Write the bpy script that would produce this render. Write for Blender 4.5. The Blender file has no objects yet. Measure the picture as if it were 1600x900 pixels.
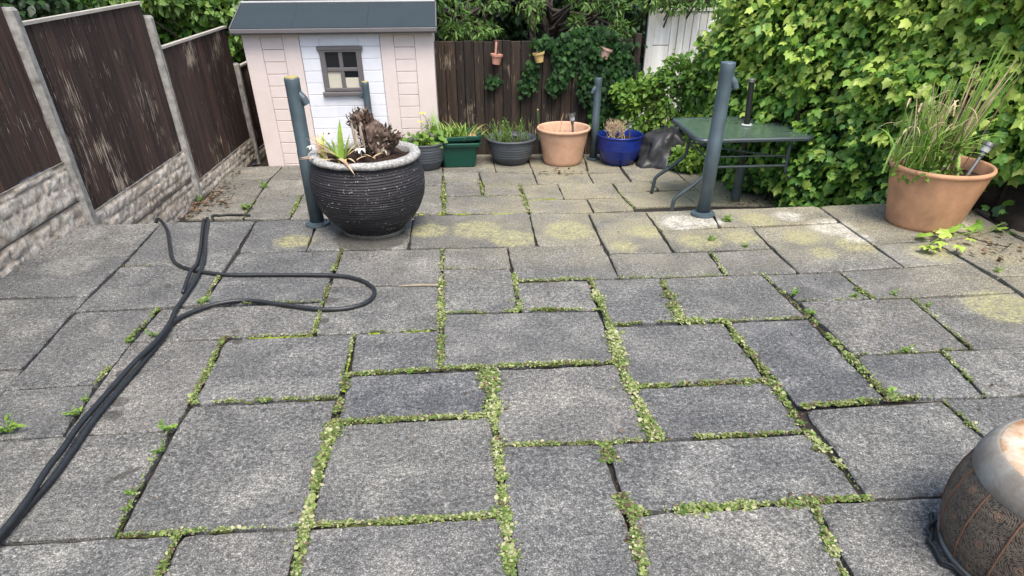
import bpy, math, random
import numpy as np
from mathutils import Matrix, Vector
# all coordinates below are in slab modules of 0.225 m (paving slabs are 2, 3 or 4 modules); U turns them into metres
U = 0.225
R = random.Random(7)
NR = np.random.RandomState(11)
C = bpy.context.scene.collection
SC = bpy.context.scene

# ------------------------------------------------------------------ camera, sky, sun, exposure
cam_d = bpy.data.cameras.new('camera'); cam = bpy.data.objects.new('camera', cam_d); C.objects.link(cam)
fw = Vector((0.060128, 0.779436, -0.62359)); rt = Vector((0.996894, -0.078717, -0.002267)); up = Vector((0.050854, 0.621517, 0.781749))
mw = Matrix((( rt.x, up.x, -fw.x, 0), (rt.y, up.y, -fw.y, 0), (rt.z, up.z, -fw.z, 7.499*U), (0, 0, 0, 1)))
cam.matrix_world = mw
cam_d.sensor_width = 36; cam_d.lens = 36*1047.3/1600; cam_d.shift_y = (740.1-450)/1600
cam_d.clip_start = 0.05; cam_d.clip_end = 500
SC.camera = cam
SC.render.resolution_x = 1024; SC.render.resolution_y = 576
w = bpy.data.worlds.new('World'); SC.world = w; w.use_nodes = True
nt = w.node_tree; bg = nt.nodes['Background']
sky = nt.nodes.new('ShaderNodeTexSky'); sky.sky_type = 'NISHITA'; sky.sun_disc = False
SUN_EL, SUN_AZ = math.radians(62), math.radians(168)       # azimuth clockwise from +y
sky.sun_elevation = SUN_EL; sky.sun_rotation = SUN_AZ; sky.air_density = 1.0; sky.dust_density = 3.0; sky.ozone_density = 0.6
nt.links.new(sky.outputs[0], bg.inputs[0]); bg.inputs[1].default_value = 0.15
sd = bpy.data.lights.new('sun', 'SUN'); sd.energy = 2.0; sd.angle = math.radians(34); sd.color = (1.0, 0.96, 0.88)
so = bpy.data.objects.new('sun', sd); C.objects.link(so); so.location = (0, -5, 20)
dv = Vector((math.sin(SUN_AZ)*math.cos(SUN_EL), math.cos(SUN_AZ)*math.cos(SUN_EL), math.sin(SUN_EL)))
so.rotation_euler = (-dv).to_track_quat('-Z', 'Y').to_euler()
SC.view_settings.view_transform = 'Standard'; SC.view_settings.look = 'None'
SC.view_settings.gamma = 1.0; SC.view_settings.exposure = 1.05

# ------------------------------------------------------------------ helpers
ORG = {}
def finish_obj(name, me, parent=None, origin=None):
    o = bpy.data.objects.new(name, me); C.objects.link(o)
    if parent is not None:
        o.parent = parent
    elif origin is not None:
        o.location = [c*U for c in origin]
    return o
def org(parent, origin):
    if parent is not None:
        p = parent
        while p is not None:
            if p.name in ORG: return ORG[p.name]
            p = p.parent
        return (0, 0, 0)
    return origin or (0, 0, 0)
class MB:
    def __init__(s): s.v = []; s.f = []
    def add(s, vs, fs):
        b = len(s.v); s.v += [tuple(x) for x in vs]; s.f += [tuple(b+i for i in f) for f in fs]; return s
    def box(s, x0, y0, z0, x1, y1, z1):
        return s.add([(x0,y0,z0),(x1,y0,z0),(x1,y1,z0),(x0,y1,z0),(x0,y0,z1),(x1,y0,z1),(x1,y1,z1),(x0,y1,z1)],
                     [(0,3,2,1),(4,5,6,7),(0,1,5,4),(1,2,6,5),(2,3,7,6),(3,0,4,7)])
    def bbox(s, x0, y0, z0, x1, y1, z1, b=0.02):
        # box with all front (-y) edges bevelled
        return s.add([(x0,y1,z0),(x1,y1,z0),(x1,y1,z1),(x0,y1,z1),(x0,y0+b,z0),(x1,y0+b,z0),(x1,y0+b,z1),(x0,y0+b,z1),
                      (x0+b,y0,z0+b),(x1-b,y0,z0+b),(x1-b,y0,z1-b),(x0+b,y0,z1-b)],
                     [(1,0,3,2),(0,1,5,4),(1,2,6,5),(2,3,7,6),(3,0,4,7),(4,5,9,8),(5,6,10,9),(6,7,11,10),(7,4,8,11),(8,9,10,11)])
    def tube(s, pts, rad, n=8, cap=True):
        pts = [Vector(p) for p in pts]; N = len(pts)
        rads = rad if isinstance(rad, (list, tuple)) else [rad]*N
        vs = []; fs = []; prev = None
        for i, p in enumerate(pts):
            t = (pts[min(i+1,N-1)]-pts[max(i-1,0)]).normalized()
            if prev is None:
                a = Vector((0,0,1)) if abs(t.z) < .9 else Vector((1,0,0))
                u = t.cross(a).normalized()
            else:
                u = (prev - t*prev.dot(t)).normalized()
            prev = u; w_ = t.cross(u)
            for k in range(n):
                a = 2*math.pi*k/n
                vs.append(p + (u*math.cos(a)+w_*math.sin(a))*rads[i])
        for i in range(N-1):
            for k in range(n):
                fs.append((i*n+k, i*n+(k+1)%n, (i+1)*n+(k+1)%n, (i+1)*n+k))
        if cap:
            fs.append(tuple(reversed(range(n)))); fs.append(tuple((N-1)*n+k for k in range(n)))
        return s.add(vs, fs)
    def lathe(s, c, prof, n=48, wob=None, capb=True, capt=False):
        vs = []; fs = []
        for i, (r, z) in enumerate(prof):
            for k in range(n):
                a = 2*math.pi*k/n
                rr, zz = (r, z) if wob is None else wob(r, z, a)
                vs.append((c[0]+rr*math.cos(a), c[1]+rr*math.sin(a), c[2]+zz))
        for i in range(len(prof)-1):
            for k in range(n):
                fs.append((i*n+k, i*n+(k+1)%n, (i+1)*n+(k+1)%n, (i+1)*n+k))
        if capb: fs.append(tuple(reversed(range(n))))
        if capt: fs.append(tuple((len(prof)-1)*n+k for k in range(n)))
        return s.add(vs, fs)
    def build(s, name, m, parent=None, origin=None, smooth=False):
        o_ = org(parent, origin)
        me = bpy.data.meshes.new(name)
        me.from_pydata([((x-o_[0])*U, (y-o_[1])*U, (z-o_[2])*U) for x, y, z in s.v], [], s.f)
        me.materials.append(m)
        if smooth: me.polygons.foreach_set('use_smooth', [True]*len(me.polygons))
        me.update()
        o = finish_obj(name, me, parent, origin)
        if parent is None and origin is not None: ORG[o.name] = origin
        return o
def tag(o, label=None, cat=None, group=None, kind=None):
    if label: o['label'] = label
    if cat: o['category'] = cat
    if group: o['group'] = group
    if kind: o['kind'] = kind
    return o
def thing(name, loc, label, cat, group=None):
    o = bpy.data.objects.new(name, None); C.objects.link(o); o.location = [c*U for c in loc]
    o.empty_display_size = .1
    ORG[o.name] = loc
    return tag(o, label, cat, group)
def vnoise(P, seed=0):
    """smooth value noise for an (N,3) array, about -1..1"""
    P = np.asarray(P, float); i = np.floor(P).astype(np.int64); f = P-i; f = f*f*(3-2*f)
    def h(a):
        n = (a[:,0]*374761393 + a[:,1]*668265263 + a[:,2]*2147483647 + seed*974634777) & 0xffffffff
        n = ((n ^ (n >> 13))*1274126177) & 0xffffffff; n = (n ^ (n >> 16)) & 0xffffffff
        return n/2147483647.5-1
    out = 0
    for dx in (0,1):
        for dy in (0,1):
            for dz in (0,1):
                wgt = np.where(dx, f[:,0], 1-f[:,0])*np.where(dy, f[:,1], 1-f[:,1])*np.where(dz, f[:,2], 1-f[:,2])
                out = out + wgt*h(i+np.array([dx,dy,dz]))
    return out
def _h(a, b, c, sd):
    n = (a*374761393 + b*668265263 + c*2147483647 + sd) & 0xffffffff
    n = ((n ^ (n >> 13))*1274126177) & 0xffffffff
    return (n ^ (n >> 16))/2147483647.5-1
def vn1(x, y=0., z=0., seed=0):
    i, j, k = math.floor(x), math.floor(y), math.floor(z); u, v, w_ = x-i, y-j, z-k
    u = u*u*(3-2*u); v = v*v*(3-2*v); w_ = w_*w_*(3-2*w_); sd = seed*974634777
    a = _h(i,j,k,sd)*(1-u)+_h(i+1,j,k,sd)*u; b = _h(i,j+1,k,sd)*(1-u)+_h(i+1,j+1,k,sd)*u
    c = _h(i,j,k+1,sd)*(1-u)+_h(i+1,j,k+1,sd)*u; d = _h(i,j+1,k+1,sd)*(1-u)+_h(i+1,j+1,k+1,sd)*u
    return (a*(1-v)+b*v)*(1-w_)+(c*(1-v)+d*v)*w_
def np_mesh(name, V, loops, starts, totals, m, parent=None, origin=None, tint=None, smooth=False):
    """fast mesh from numpy arrays; tint = one value per vertex stored as the point attribute 'tint'"""
    o_ = np.array(org(parent, origin), float)
    me = bpy.data.meshes.new(name)
    V = (V-o_)*U
    me.vertices.add(len(V)); me.vertices.foreach_set('co', V.astype(np.float32).ravel())
    me.loops.add(len(loops)); me.loops.foreach_set('vertex_index', loops.astype(np.int32))
    me.polygons.add(len(starts)); me.polygons.foreach_set('loop_start', starts.astype(np.int32))
    try: me.polygons.foreach_set('loop_total', totals.astype(np.int32))
    except Exception: pass
    if smooth: me.polygons.foreach_set('use_smooth', np.ones(len(starts), dtype=bool))
    if tint is not None:
        a = me.attributes.new('tint', 'FLOAT', 'POINT'); a.data.foreach_set('value', tint.astype(np.float32))
    me.materials.append(m); me.update(calc_edges=True); me.validate()
    o = finish_obj(name, me, parent, origin)
    if parent is None and origin is not None: ORG[o.name] = origin
    return o
# leaf templates: x across, y from stalk to tip (length 1), z up
def T_ivy():
    out = [(0,0,0),(.24,-.06,-.03),(.44,.14,-.08),(.36,.30,-.02),(.47,.52,-.12),(.24,.64,-.01),(0,.98,-.16),(-.24,.64,-.01),(-.47,.52,-.12),(-.36,.30,-.02),(-.44,.14,-.08),(-.24,-.06,-.03)]
    V = [(0,.34,.05)]+out; n = len(out)
    return np.array(V), [(0,1+i,1+(i+1)%n) for i in range(n)]
def T_oval(wd=.28, fold=.05):
    V = [(0,0,0),(wd*.8,.28,fold),(wd,.55,fold),(0,1,-.12),(-wd,.55,fold),(-wd*.8,.28,fold),(0,.5,0)]
    return np.array(V), [(6,0,1),(6,1,2),(6,2,3),(6,3,4),(6,4,5),(6,5,0)]
def T_long(wd=.12):
    V = [(0,0,0),(wd,.35,.03),(0,.4,0),(-wd,.35,.03),(wd*.8,.7,-.02),(0,.72,-.05),(-wd*.8,.7,-.02),(0,1,-.15)]
    return np.array(V), [(0,1,2),(0,2,3),(1,4,5,2),(2,5,6,3),(4,7,5),(5,7,6)]
def T_round():
    V = [(0,.5,.06)]+[(0.45*math.sin(a),.5-.5*math.cos(a),0) for a in [2*math.pi*k/6 for k in range(6)]]
    return np.array(V), [(0,1+i,1+(i+1)%6) for i in range(6)]
def leaves(name, P, N, D, S, T, m, parent=None, origin=None, tint=None, wid=None):
    """P points, N face normals, D tip directions, S sizes (module units)"""
    V, F = T; K = len(V); n = len(P)
    D = D/np.linalg.norm(D, axis=1)[:,None]
    X = np.cross(D, N); X /= (np.linalg.norm(X, axis=1)[:,None]+1e-9)
    Z = np.cross(X, D)
    wv = np.ones(n) if wid is None else wid
    W = P[:,None,:] + S[:,None,None]*(V[None,:,0:1]*X[:,None,:]*wv[:,None,None] + V[None,:,1:2]*D[:,None,:] + V[None,:,2:3]*Z[:,None,:])
    fl = np.concatenate([np.array(f) for f in F]); ft = np.array([len(f) for f in F])
    loops = (np.arange(n)[:,None]*K + fl[None,:]).ravel()
    tot = np.tile(ft, n); st = np.concatenate([[0], np.cumsum(tot)[:-1]])
    tv = None if tint is None else np.repeat(tint, K)
    return np_mesh(name, W.reshape(-1,3), loops, st, tot, m, parent, origin, tv)
def rdir(n, rs=NR):
    d = rs.normal(size=(n,3)); return d/np.linalg.norm(d, axis=1)[:,None]

# ------------------------------------------------------------------ materials
def mat(name):
    m = bpy.data.materials.new(name); m.use_nodes = True
    n = m.node_tree.nodes; l = m.node_tree.links
    return m, n, l, n['Principled BSDF']
def nd(n, t, **k):
    x = n.new('ShaderNode'+t)
    for a, b in k.items():
        if a in x.bl_rna.properties: setattr(x, a, b)
    return x
def noise(n, l, vec, scale, detail=4, rough=.6, dist=0.):
    x = n.new('ShaderNodeTexNoise'); x.inputs['Scale'].default_value = scale; x.inputs['Detail'].default_value = detail
    x.inputs['Roughness'].default_value = rough; x.inputs['Distortion'].default_value = dist
    l.new(vec, x.inputs['Vector']); return x.outputs['Fac']
def ramp(n, l, fac, stops, interp='LINEAR'):
    x = n.new('ShaderNodeValToRGB'); e = x.color_ramp.elements; x.color_ramp.interpolation = interp
    while len(e) < len(stops): e.new(.5)
    for i, (p, c) in enumerate(stops):
        e[i].position = p; e[i].color = (c, c, c, 1) if not isinstance(c, (tuple, list)) else (*c, 1)
    l.new(fac, x.inputs[0]); return x.outputs[0]
def mixc(n, l, fac, a, b, mode='MIX'):
    x = n.new('ShaderNodeMix'); x.data_type = 'RGBA'; x.blend_type = mode
    for sck, v in ((x.inputs['Factor'], fac), (x.inputs['A'], a), (x.inputs['B'], b)):
        pass
    ins = [i for i in x.inputs if i.type == 'RGBA']; fc = x.inputs[0]
    for sck, v in ((fc, fac), (ins[0], a), (ins[1], b)):
        if hasattr(v, 'links'): l.new(v, sck)
        elif isinstance(v, (tuple, list)): sck.default_value = (*v, 1)
        else: sck.default_value = v
    return [o for o in x.outputs if o.type == 'RGBA'][0]
def mth(n, l, op, a, b=0., c=None, clamp=False):
    x = n.new('ShaderNodeMath'); x.operation = op; x.use_clamp = clamp
    for i, v in enumerate((a, b) if c is None else (a, b, c)):
        if hasattr(v, 'links'): l.new(v, x.inputs[i])
        else: x.inputs[i].default_value = v
    return x.outputs[0]
def vmul(n, l, vec, s):
    x = n.new('ShaderNodeMapping'); x.inputs['Scale'].default_value = s; l.new(vec, x.inputs[0]); return x.outputs[0]
def bump(n, l, b, h, dist=.002, strength=1.):
    x = n.new('ShaderNodeBump'); x.inputs['Distance'].default_value = dist; x.inputs['Strength'].default_value = strength
    l.new(h, x.inputs['Height']); l.new(x.outputs[0], b.inputs['Normal'])
def geo_pos(n): return n.new('ShaderNodeNewGeometry').outputs['Position']
def objc(n): return n.new('ShaderNodeTexCoord').outputs['Object']
def simple(name, col, rough=.6, var=.25, scale=8., bmp=.0, bscale=60., spec=.5, metal=0., c2=None, stretch=(1,1,1), detail=5):
    m, n, l, b = mat(name); p = vmul(n, l, geo_pos(n), stretch)
    f = noise(n, l, p, scale, detail, .65)
    c2 = c2 or tuple(max(0, c*(1-var)) for c in col)
    c1 = tuple(min(1, c*(1+var*.6)) for c in col)
    f2 = ramp(n, l, f, [(.3, c2), (.7, c1)])
    l.new(f2, b.inputs['Base Color']); b.inputs['Roughness'].default_value = rough; b.inputs['Metallic'].default_value = metal
    b.inputs['Specular IOR Level'].default_value = spec
    if bmp: bump(n, l, b, noise(n, l, p, bscale, 4, .6), bmp)
    return m
def leafmat(name, stops, trans=.35, rough=.45, spec=.4):
    """leaf colour from the per-leaf 'tint' attribute with a little mottling"""
    m, n, l, b = mat(name)
    a = n.new('ShaderNodeAttribute'); a.attribute_name = 'tint'
    oi = n.new('ShaderNodeObjectInfo')
    f = mth(n, l, 'ADD', a.outputs['Fac'], mth(n, l, 'MULTIPLY', mth(n, l, 'SUBTRACT', noise(n, l, geo_pos(n), 18., 3), .5), .35))
    c = ramp(n, l, f, stops)
    l.new(c, b.inputs['Base Color']); b.inputs['Roughness'].default_value = rough; b.inputs['Specular IOR Level'].default_value = spec
    t = n.new('ShaderNodeBsdfTranslucent'); l.new(mixc(n, l, .5, c, (.30,.42,.03), 'MIX'), t.inputs[0])
    mx = n.new('ShaderNodeMixShader'); mx.inputs[0].default_value = trans
    l.new(b.outputs[0], mx.inputs[1]); l.new(t.outputs[0], mx.inputs[2])
    l.new(mx.outputs[0], n['Material Output'].inputs['Surface'])
    return m
UP_SLABS=[[(-12.98,24.08),(-10.09,24.03),(-10.01,20.89),(-13.09,21.04)],[(-10.09,24.03),(-6.9,23.88),(-6.87,19.95),(-9.95,20.02)],[(-6.9,23.88),(-4.81,23.91),(-4.73,20.92),(-6.79,20.88)],[(-4.81,23.91),(-1.56,23.97),(-1.6,20.82),(-4.73,20.92)],[(-1.56,23.97),(2.48,23.9),(2.4,20.7),(-1.6,20.82)],[(2.48,23.9),(4.53,23.72),(4.45,20.64),(2.4,20.7)],[(4.53,23.72),(6.56,23.76),(6.51,19.8),(4.49,19.87)],[(6.56,23.76),(8.89,23.77),(8.64,21.9),(6.61,21.82)],[(8.89,23.77),(12.85,23.79),(12.84,21.99),(8.64,21.9)],[(6.61,21.82),(9.7,21.81),(9.59,19.81),(6.51,19.8)],[(9.7,21.81),(12.84,21.99),(12.86,18.03),(9.65,17.87)],[(12.85,23.79),(15.27,23.88),(14.92,20.03),(12.9,19.97)],[(12.9,19.97),(14.92,20.03),(14.95,18.25),(12.86,18.03)],[(15.27,23.88),(18.2,23.86),(17.76,20.08),(14.92,20.03)],[(14.92,20.03),(17.76,20.08),(17.73,17.28),(15.12,17.13)],[(15.12,17.13),(17.73,17.28),(17.6,15.95),(15.05,15.95)],[(-13.09,21.04),(-10.01,20.89),(-10.07,17.99),(-13.12,18.04)],[(-9.99,20.02),(-6.87,19.95),(-6.8,17.14),(-10.02,16.98)],[(-6.79,20.88),(-3.64,20.83),(-3.69,17.08),(-6.84,17.14)],[(-3.64,20.83),(-0.55,20.73),(-0.56,17.96),(-3.67,18.04)],[(-3.67,18.04),(-0.56,17.96),(-0.57,15.14),(-3.66,15.13)],[(-0.55,20.73),(1.47,20.67),(1.48,18.9),(-0.55,19.02)],[(-0.55,19.02),(1.48,18.9),(1.46,16.02),(-0.56,16.08)],[(1.47,20.67),(4.46,20.58),(4.45,17.94),(1.46,17.97)],[(1.46,17.97),(3.6,17.92),(3.51,15.93),(1.46,16.02)],[(-0.56,16.08),(3.51,15.93),(3.45,13.18),(-0.56,13.2)],[(4.49,19.87),(7.55,19.71),(7.5,17.91),(4.45,17.94)],[(7.55,19.71),(9.59,19.81),(9.65,17.87),(7.5,17.91)],[(3.6,17.92),(5.61,17.89),(5.42,15.1),(3.46,15.01)],[(5.61,17.89),(8.55,17.87),(8.68,15.01),(5.42,15.1)],[(8.55,17.87),(10.84,17.87),(10.87,16.02),(8.81,16.03)],[(10.84,17.87),(14.92,18.2),(14.96,16.09),(10.87,16.02)],[(8.81,16.03),(11.89,15.97),(11.77,13.13),(8.9,13.09)],[(11.89,15.97),(14.96,16.09),(14.66,13.17),(11.77,13.13)],[(-13.12,18.04),(-10.07,17.99),(-9.9,14.03),(-12.17,14.05)],[(-10.02,16.98),(-7.88,17.0),(-7.94,13.2),(-9.86,13.12)],[(-7.88,17.0),(-3.68,17.04),(-3.66,15.13),(-7.94,15.15)],[(-12.17,14.05),(-9.9,14.03),(-9.79,11.22),(-11.92,11.23)],[(-9.86,13.12),(-7.98,13.2),(-7.84,11.23),(-9.78,11.2)],[(-7.94,15.15),(-5.75,15.1),(-5.72,12.22),(-5.78,11.26),(-7.84,11.23),(-7.93,13.25)],[(-5.75,15.1),(-2.65,15.11),(-2.68,12.17),(-5.71,12.2)],[(-2.65,15.11),(-0.57,15.14),(-0.56,13.23),(-2.56,13.14)],[(-2.61,13.14),(0.51,13.16),(0.51,11.26),(-2.63,11.24)],[(-5.71,12.2),(-2.71,12.2),(-2.78,8.25),(-5.76,8.28),(-5.78,11.26)],[(-9.78,11.2),(-5.78,11.26),(-5.76,8.28),(-9.85,8.27)],[(-2.65,11.24),(0.48,11.26),(0.52,8.26),(-2.75,8.26)],[(0.51,13.16),(3.45,13.18),(3.62,10.2),(0.51,10.23)],[(3.46,15.01),(6.5,15.01),(6.54,12.11),(3.52,12.09)],[(6.5,15.01),(8.68,15.01),(8.73,11.2),(6.72,11.08)],[(3.52,12.09),(6.54,12.11),(6.54,10.18),(3.62,10.2)],[(8.9,13.09),(11.02,13.1),(10.77,11.11),(8.73,11.2)],[(11.02,13.1),(11.77,13.13),(14.66,13.17),(14.45,11.09),(10.77,11.11)],[(6.8,11.02),(9.81,11.09),(9.91,8.12),(6.76,8.19)],[(9.81,11.09),(13.47,11.12),(13.28,8.11),(9.91,8.12)],[(0.51,10.23),(2.53,10.15),(2.53,6.37),(0.55,6.47)],[(2.53,10.15),(6.65,10.15),(6.69,8.2),(2.55,8.14)],[(2.55,8.14),(5.75,8.16),(5.6,6.18),(2.53,6.13)],[(5.75,8.16),(9.91,8.12),(10.05,6.07),(5.6,6.18)],[(-9.85,8.27),(-4.73,8.26),(-4.83,6.84),(-10.34,6.71)],[(-4.73,8.26),(-2.75,8.26),(-2.82,6.8),(-4.83,6.84)],[(-2.75,8.26),(0.52,8.26),(0.55,6.47),(-2.79,6.56)]]
LO_SLABS=[[(-0.7,37.7),(1.19,37.66),(1.18,35.86),(-0.66,35.91)],[(-0.63,35.9),(1.22,35.97),(1.21,33.56),(-0.63,33.41)],[(1.19,37.66),(4.05,37.04),(4.04,35.15),(1.31,35.05)],[(1.34,35.16),(3.14,35.12),(3.14,33.39),(1.21,33.56)],[(-0.63,33.41),(3.17,33.39),(3.2,30.59),(-0.66,30.83)],[(3.13,35.01),(5.03,35.07),(5.03,32.52),(3.22,32.57)],[(3.22,32.57),(6.08,32.42),(6.07,30.43),(3.2,30.59)],[(5.03,35.07),(7.8,34.94),(7.81,32.48),(5.03,32.52)],[(6.08,32.42),(7.84,32.47),(7.98,30.63),(6.07,30.43)],[(4.05,37.04),(6.88,36.79),(6.87,35.02),(4.04,35.15)],[(6.88,36.79),(8.76,36.87),(8.81,35.08),(6.87,35.02)],[(8.88,38.27),(11.47,38.17),(11.58,35.06),(8.81,35.08)],[(8.72,39.93),(11.5,39.68),(11.47,38.17),(8.88,38.27)],[(7.8,34.94),(9.74,35.11),(9.84,33.55),(7.82,33.3)],[(7.82,33.3),(10.8,33.36),(11.02,31.12),(8.06,30.99)],[(9.74,35.11),(11.58,35.06),(11.76,33.38),(9.84,33.55)],[(11.5,39.68),(13.36,39.51),(13.18,36.61),(11.51,36.88)],[(11.51,36.88),(13.18,36.61),(13.35,34.79),(11.58,35.06)],[(11.58,35.06),(13.35,34.79),(13.56,33.22),(11.76,33.38)],[(10.8,33.36),(13.56,33.22),(13.92,30.77),(11.02,31.12)],[(13.56,33.22),(14.84,33.22),(15.42,30.74),(13.92,30.77)],[(-0.77,39.79),(2.07,39.54),(2.1,37.58),(-0.7,37.7)],[(2.07,39.54),(4.01,39.37),(4.05,37.04),(2.1,37.58)],[(4.01,39.37),(7.15,39.23),(6.9,36.91),(4.05,37.04)],[(7.15,39.23),(8.83,39.22),(8.76,36.87),(6.9,36.91)],[(-0.78,41.49),(2.17,41.22),(2.07,39.54),(-0.77,39.79)],[(2.17,41.22),(4.03,41.06),(4.01,39.37),(2.07,39.54)],[(4.03,41.06),(7.22,40.78),(7.15,39.23),(4.01,39.37)],[(7.22,40.78),(8.93,40.62),(8.83,39.22),(7.15,39.23)],[(-12.43,39.75),(-9.36,39.88),(-9.59,37.27),(-12.26,37.27)],[(-12.26,37.27),(-9.59,37.27),(-9.57,34.6),(-11.96,34.6)],[(-11.96,34.6),(-9.57,34.6),(-9.45,30.88),(-12.12,31.11)],[(-9.36,39.88),(-7.04,39.81),(-7.3,36.95),(-9.54,37.03)],[(-9.54,37.03),(-7.42,36.84),(-7.38,34.2),(-9.51,34.18)],[(-9.51,34.18),(-7.44,34.21),(-7.42,30.71),(-9.45,30.88)],[(-7.44,34.21),(-5.36,34.13),(-5.42,32.54),(-7.41,32.62)],[(-7.41,32.62),(-5.47,32.55),(-5.57,30.55),(-7.42,30.71)],[(-7.42,36.84),(-5.01,36.75),(-5.36,34.13),(-7.38,34.2)],[(-7.04,39.81),(-3.91,39.66),(-4.03,36.66),(-7.28,36.83)],[(-3.91,39.66),(-0.74,39.52),(-0.7,37.58),(-4.06,37.87)],[(-4.06,37.87),(-0.7,37.58),(-0.7,35.23),(-4.09,35.41)],[(-4.82,35.48),(-0.7,35.23),(-0.69,32.52),(-4.9,32.69)],[(-5.05,32.7),(-0.69,32.52),(-0.69,30.74),(-5.14,30.95)]]
UP_MOSS=[(-0.55,20.73,-0.56,18.14,0.022,0.8,0),(-0.56,18.14,-0.57,15.14,0.034,1.0,0),(-0.57,15.14,-0.56,13.2,0.034,1.0,0),(1.49,18.42,1.45,16.02,0.034,1.0,0),(3.6,17.92,3.6,15.04,0.05,1.0,0),(3.6,15.04,3.45,12.58,0.06,1.0,0),(3.45,12.58,3.57,10.12,0.065,1.0,0),(5.58,17.62,5.42,15.1,0.045,1.0,0),(6.5,15.01,6.57,12.69,0.045,1.0,0),(6.57,12.69,6.47,10.18,0.06,1.0,0),(6.52,10.31,6.58,9.47,0.06,1.0,0),(6.58,9.47,6.68,8.98,0.035,1.0,0),(6.68,8.98,6.66,8.19,0.012,0.2,0),(8.52,17.87,8.68,15.01,0.02,0.5,0),(8.48,17.88,8.63,17.5,0.02,1.0,1),(8.71,14.93,8.73,11.2,0.035,0.8,0),(10.84,17.87,10.81,16.74,0.014,0.4,0),(10.71,16.66,10.87,16.02,0.035,1.0,0),(11.89,15.97,11.77,13.13,0.015,0.6,0),(10.99,13.04,10.77,11.11,0.02,0.6,0),(9.8,11.07,9.82,9.89,0.03,0.8,0),(-2.67,15.04,-2.66,13.17,0.026,0.9,1),(-2.64,13.17,-2.63,12.45,0.05,1.0,1),(-2.63,12.12,-2.65,11.22,0.035,1.0,0),(-2.65,11.22,-2.73,9.75,0.055,1.0,0),(-2.73,9.75,-2.75,8.25,0.05,1.0,0),(-2.75,8.25,-2.71,6.79,0.035,0.9,0),(0.5,13.11,0.5,11.26,0.062,1.0,0),(0.5,11.26,0.52,8.26,0.04,1.0,0),(0.52,8.26,0.52,6.53,0.045,1.0,0),(2.53,10.13,2.56,9.56,0.05,1.0,0),(2.56,9.41,2.53,8.73,0.012,0.15,0),(2.52,8.61,2.61,8.14,0.05,1.0,0),(2.61,8.14,2.46,6.37,0.04,0.9,0),(5.73,8.16,5.6,7.33,0.04,0.9,0),(5.6,7.33,5.46,6.19,0.05,1.0,0),(-3.64,20.83,-3.68,19.1,0.024,0.9,0),(-3.69,18.09,-3.65,15.16,0.024,0.9,0),(-6.86,19.13,-6.86,18.18,0.03,0.7,0),(-6.86,18.18,-6.84,17.14,0.03,0.8,1),(-7.87,16.96,-8.01,15.12,0.028,0.8,0),(-7.96,13.9,-7.98,13.2,0.025,0.6,0),(-5.75,15.1,-5.71,12.2,0.03,0.9,0),(-5.85,11.26,-5.76,8.28,0.016,0.35,0),(-4.73,8.26,-4.78,6.96,0.026,0.9,0),(7.61,19.65,7.5,17.91,0.02,0.8,0),(-0.55,19.02,1.48,18.9,0.012,0.4,0),(-0.48,16.07,1.46,16.02,0.015,0.6,0),(1.75,16.07,3.51,15.93,0.025,0.9,0),(1.46,17.97,4.44,17.9,0.016,0.8,0),(4.44,17.9,7.49,17.87,0.012,0.6,0),(7.49,17.87,9.65,17.87,0.008,0.3,0),(3.72,15.06,5.38,15.1,0.016,0.7,0),(5.38,15.1,6.5,15.01,0.05,1.0,0),(6.5,15.01,8.68,15.01,0.016,0.7,0),(-2.53,13.13,-0.56,13.23,0.022,0.95,0),(-0.56,13.23,3.45,13.21,0.03,1.0,0),(-2.34,15.15,-0.69,15.15,0.018,0.8,1),(-2.59,11.26,0.46,11.26,0.03,1.0,0),(0.51,10.23,2.53,10.13,0.022,0.9,0),(2.53,10.13,3.61,10.18,0.018,0.7,0),(3.52,12.09,6.54,12.11,0.035,1.0,0),(4.3,10.19,6.46,10.16,0.026,1.0,0),(6.76,11.05,9.36,11.2,0.03,1.0,0),(9.36,11.2,10.77,11.11,0.01,0.3,0),(-5.71,12.2,-2.69,12.2,0.016,0.8,0),(-5.76,15.13,-3.66,15.13,0.02,0.9,1),(2.58,8.14,6.78,8.19,0.036,1.0,0),(-5.76,8.28,-2.75,8.26,0.02,0.7,0),(-2.75,8.26,0.52,8.26,0.026,0.9,0),(8.9,13.09,11.77,13.13,0.012,0.6,0),(8.81,16.03,11.89,15.97,0.01,0.5,0),(-5.8,17.1,-3.69,17.08,0.012,0.5,0),(-9.99,20.02,-9.01,19.98,0.01,0.6,0)]
LO_MOSS=[(-0.67,37.33,-0.66,35.23,0.03,0.7,1),(-0.66,35.23,-0.63,30.83,0.06,1.0,1),(1.18,35.86,1.24,33.66,0.055,1.0,1),(3.1,35.01,3.17,30.59,0.055,1.0,1),(-0.66,33.31,3.27,33.17,0.014,0.8,1),(-2.17,30.87,3.17,30.59,0.02,0.9,1),(-7.46,34.0,-7.43,31.24,0.045,1.0,1),(1.47,35.04,3.13,35.01,0.015,0.8,1),(3.31,32.57,4.67,32.55,0.015,0.8,1),(7.81,34.82,7.81,32.48,0.02,0.6,0),(7.85,32.37,7.98,30.63,0.02,0.6,0),(-9.45,30.88,-9.54,34.6,0.02,0.5,0),(-0.63,35.9,1.12,35.86,0.012,0.8,1),(9.74,35.11,9.84,33.55,0.015,0.5,0)]
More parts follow.
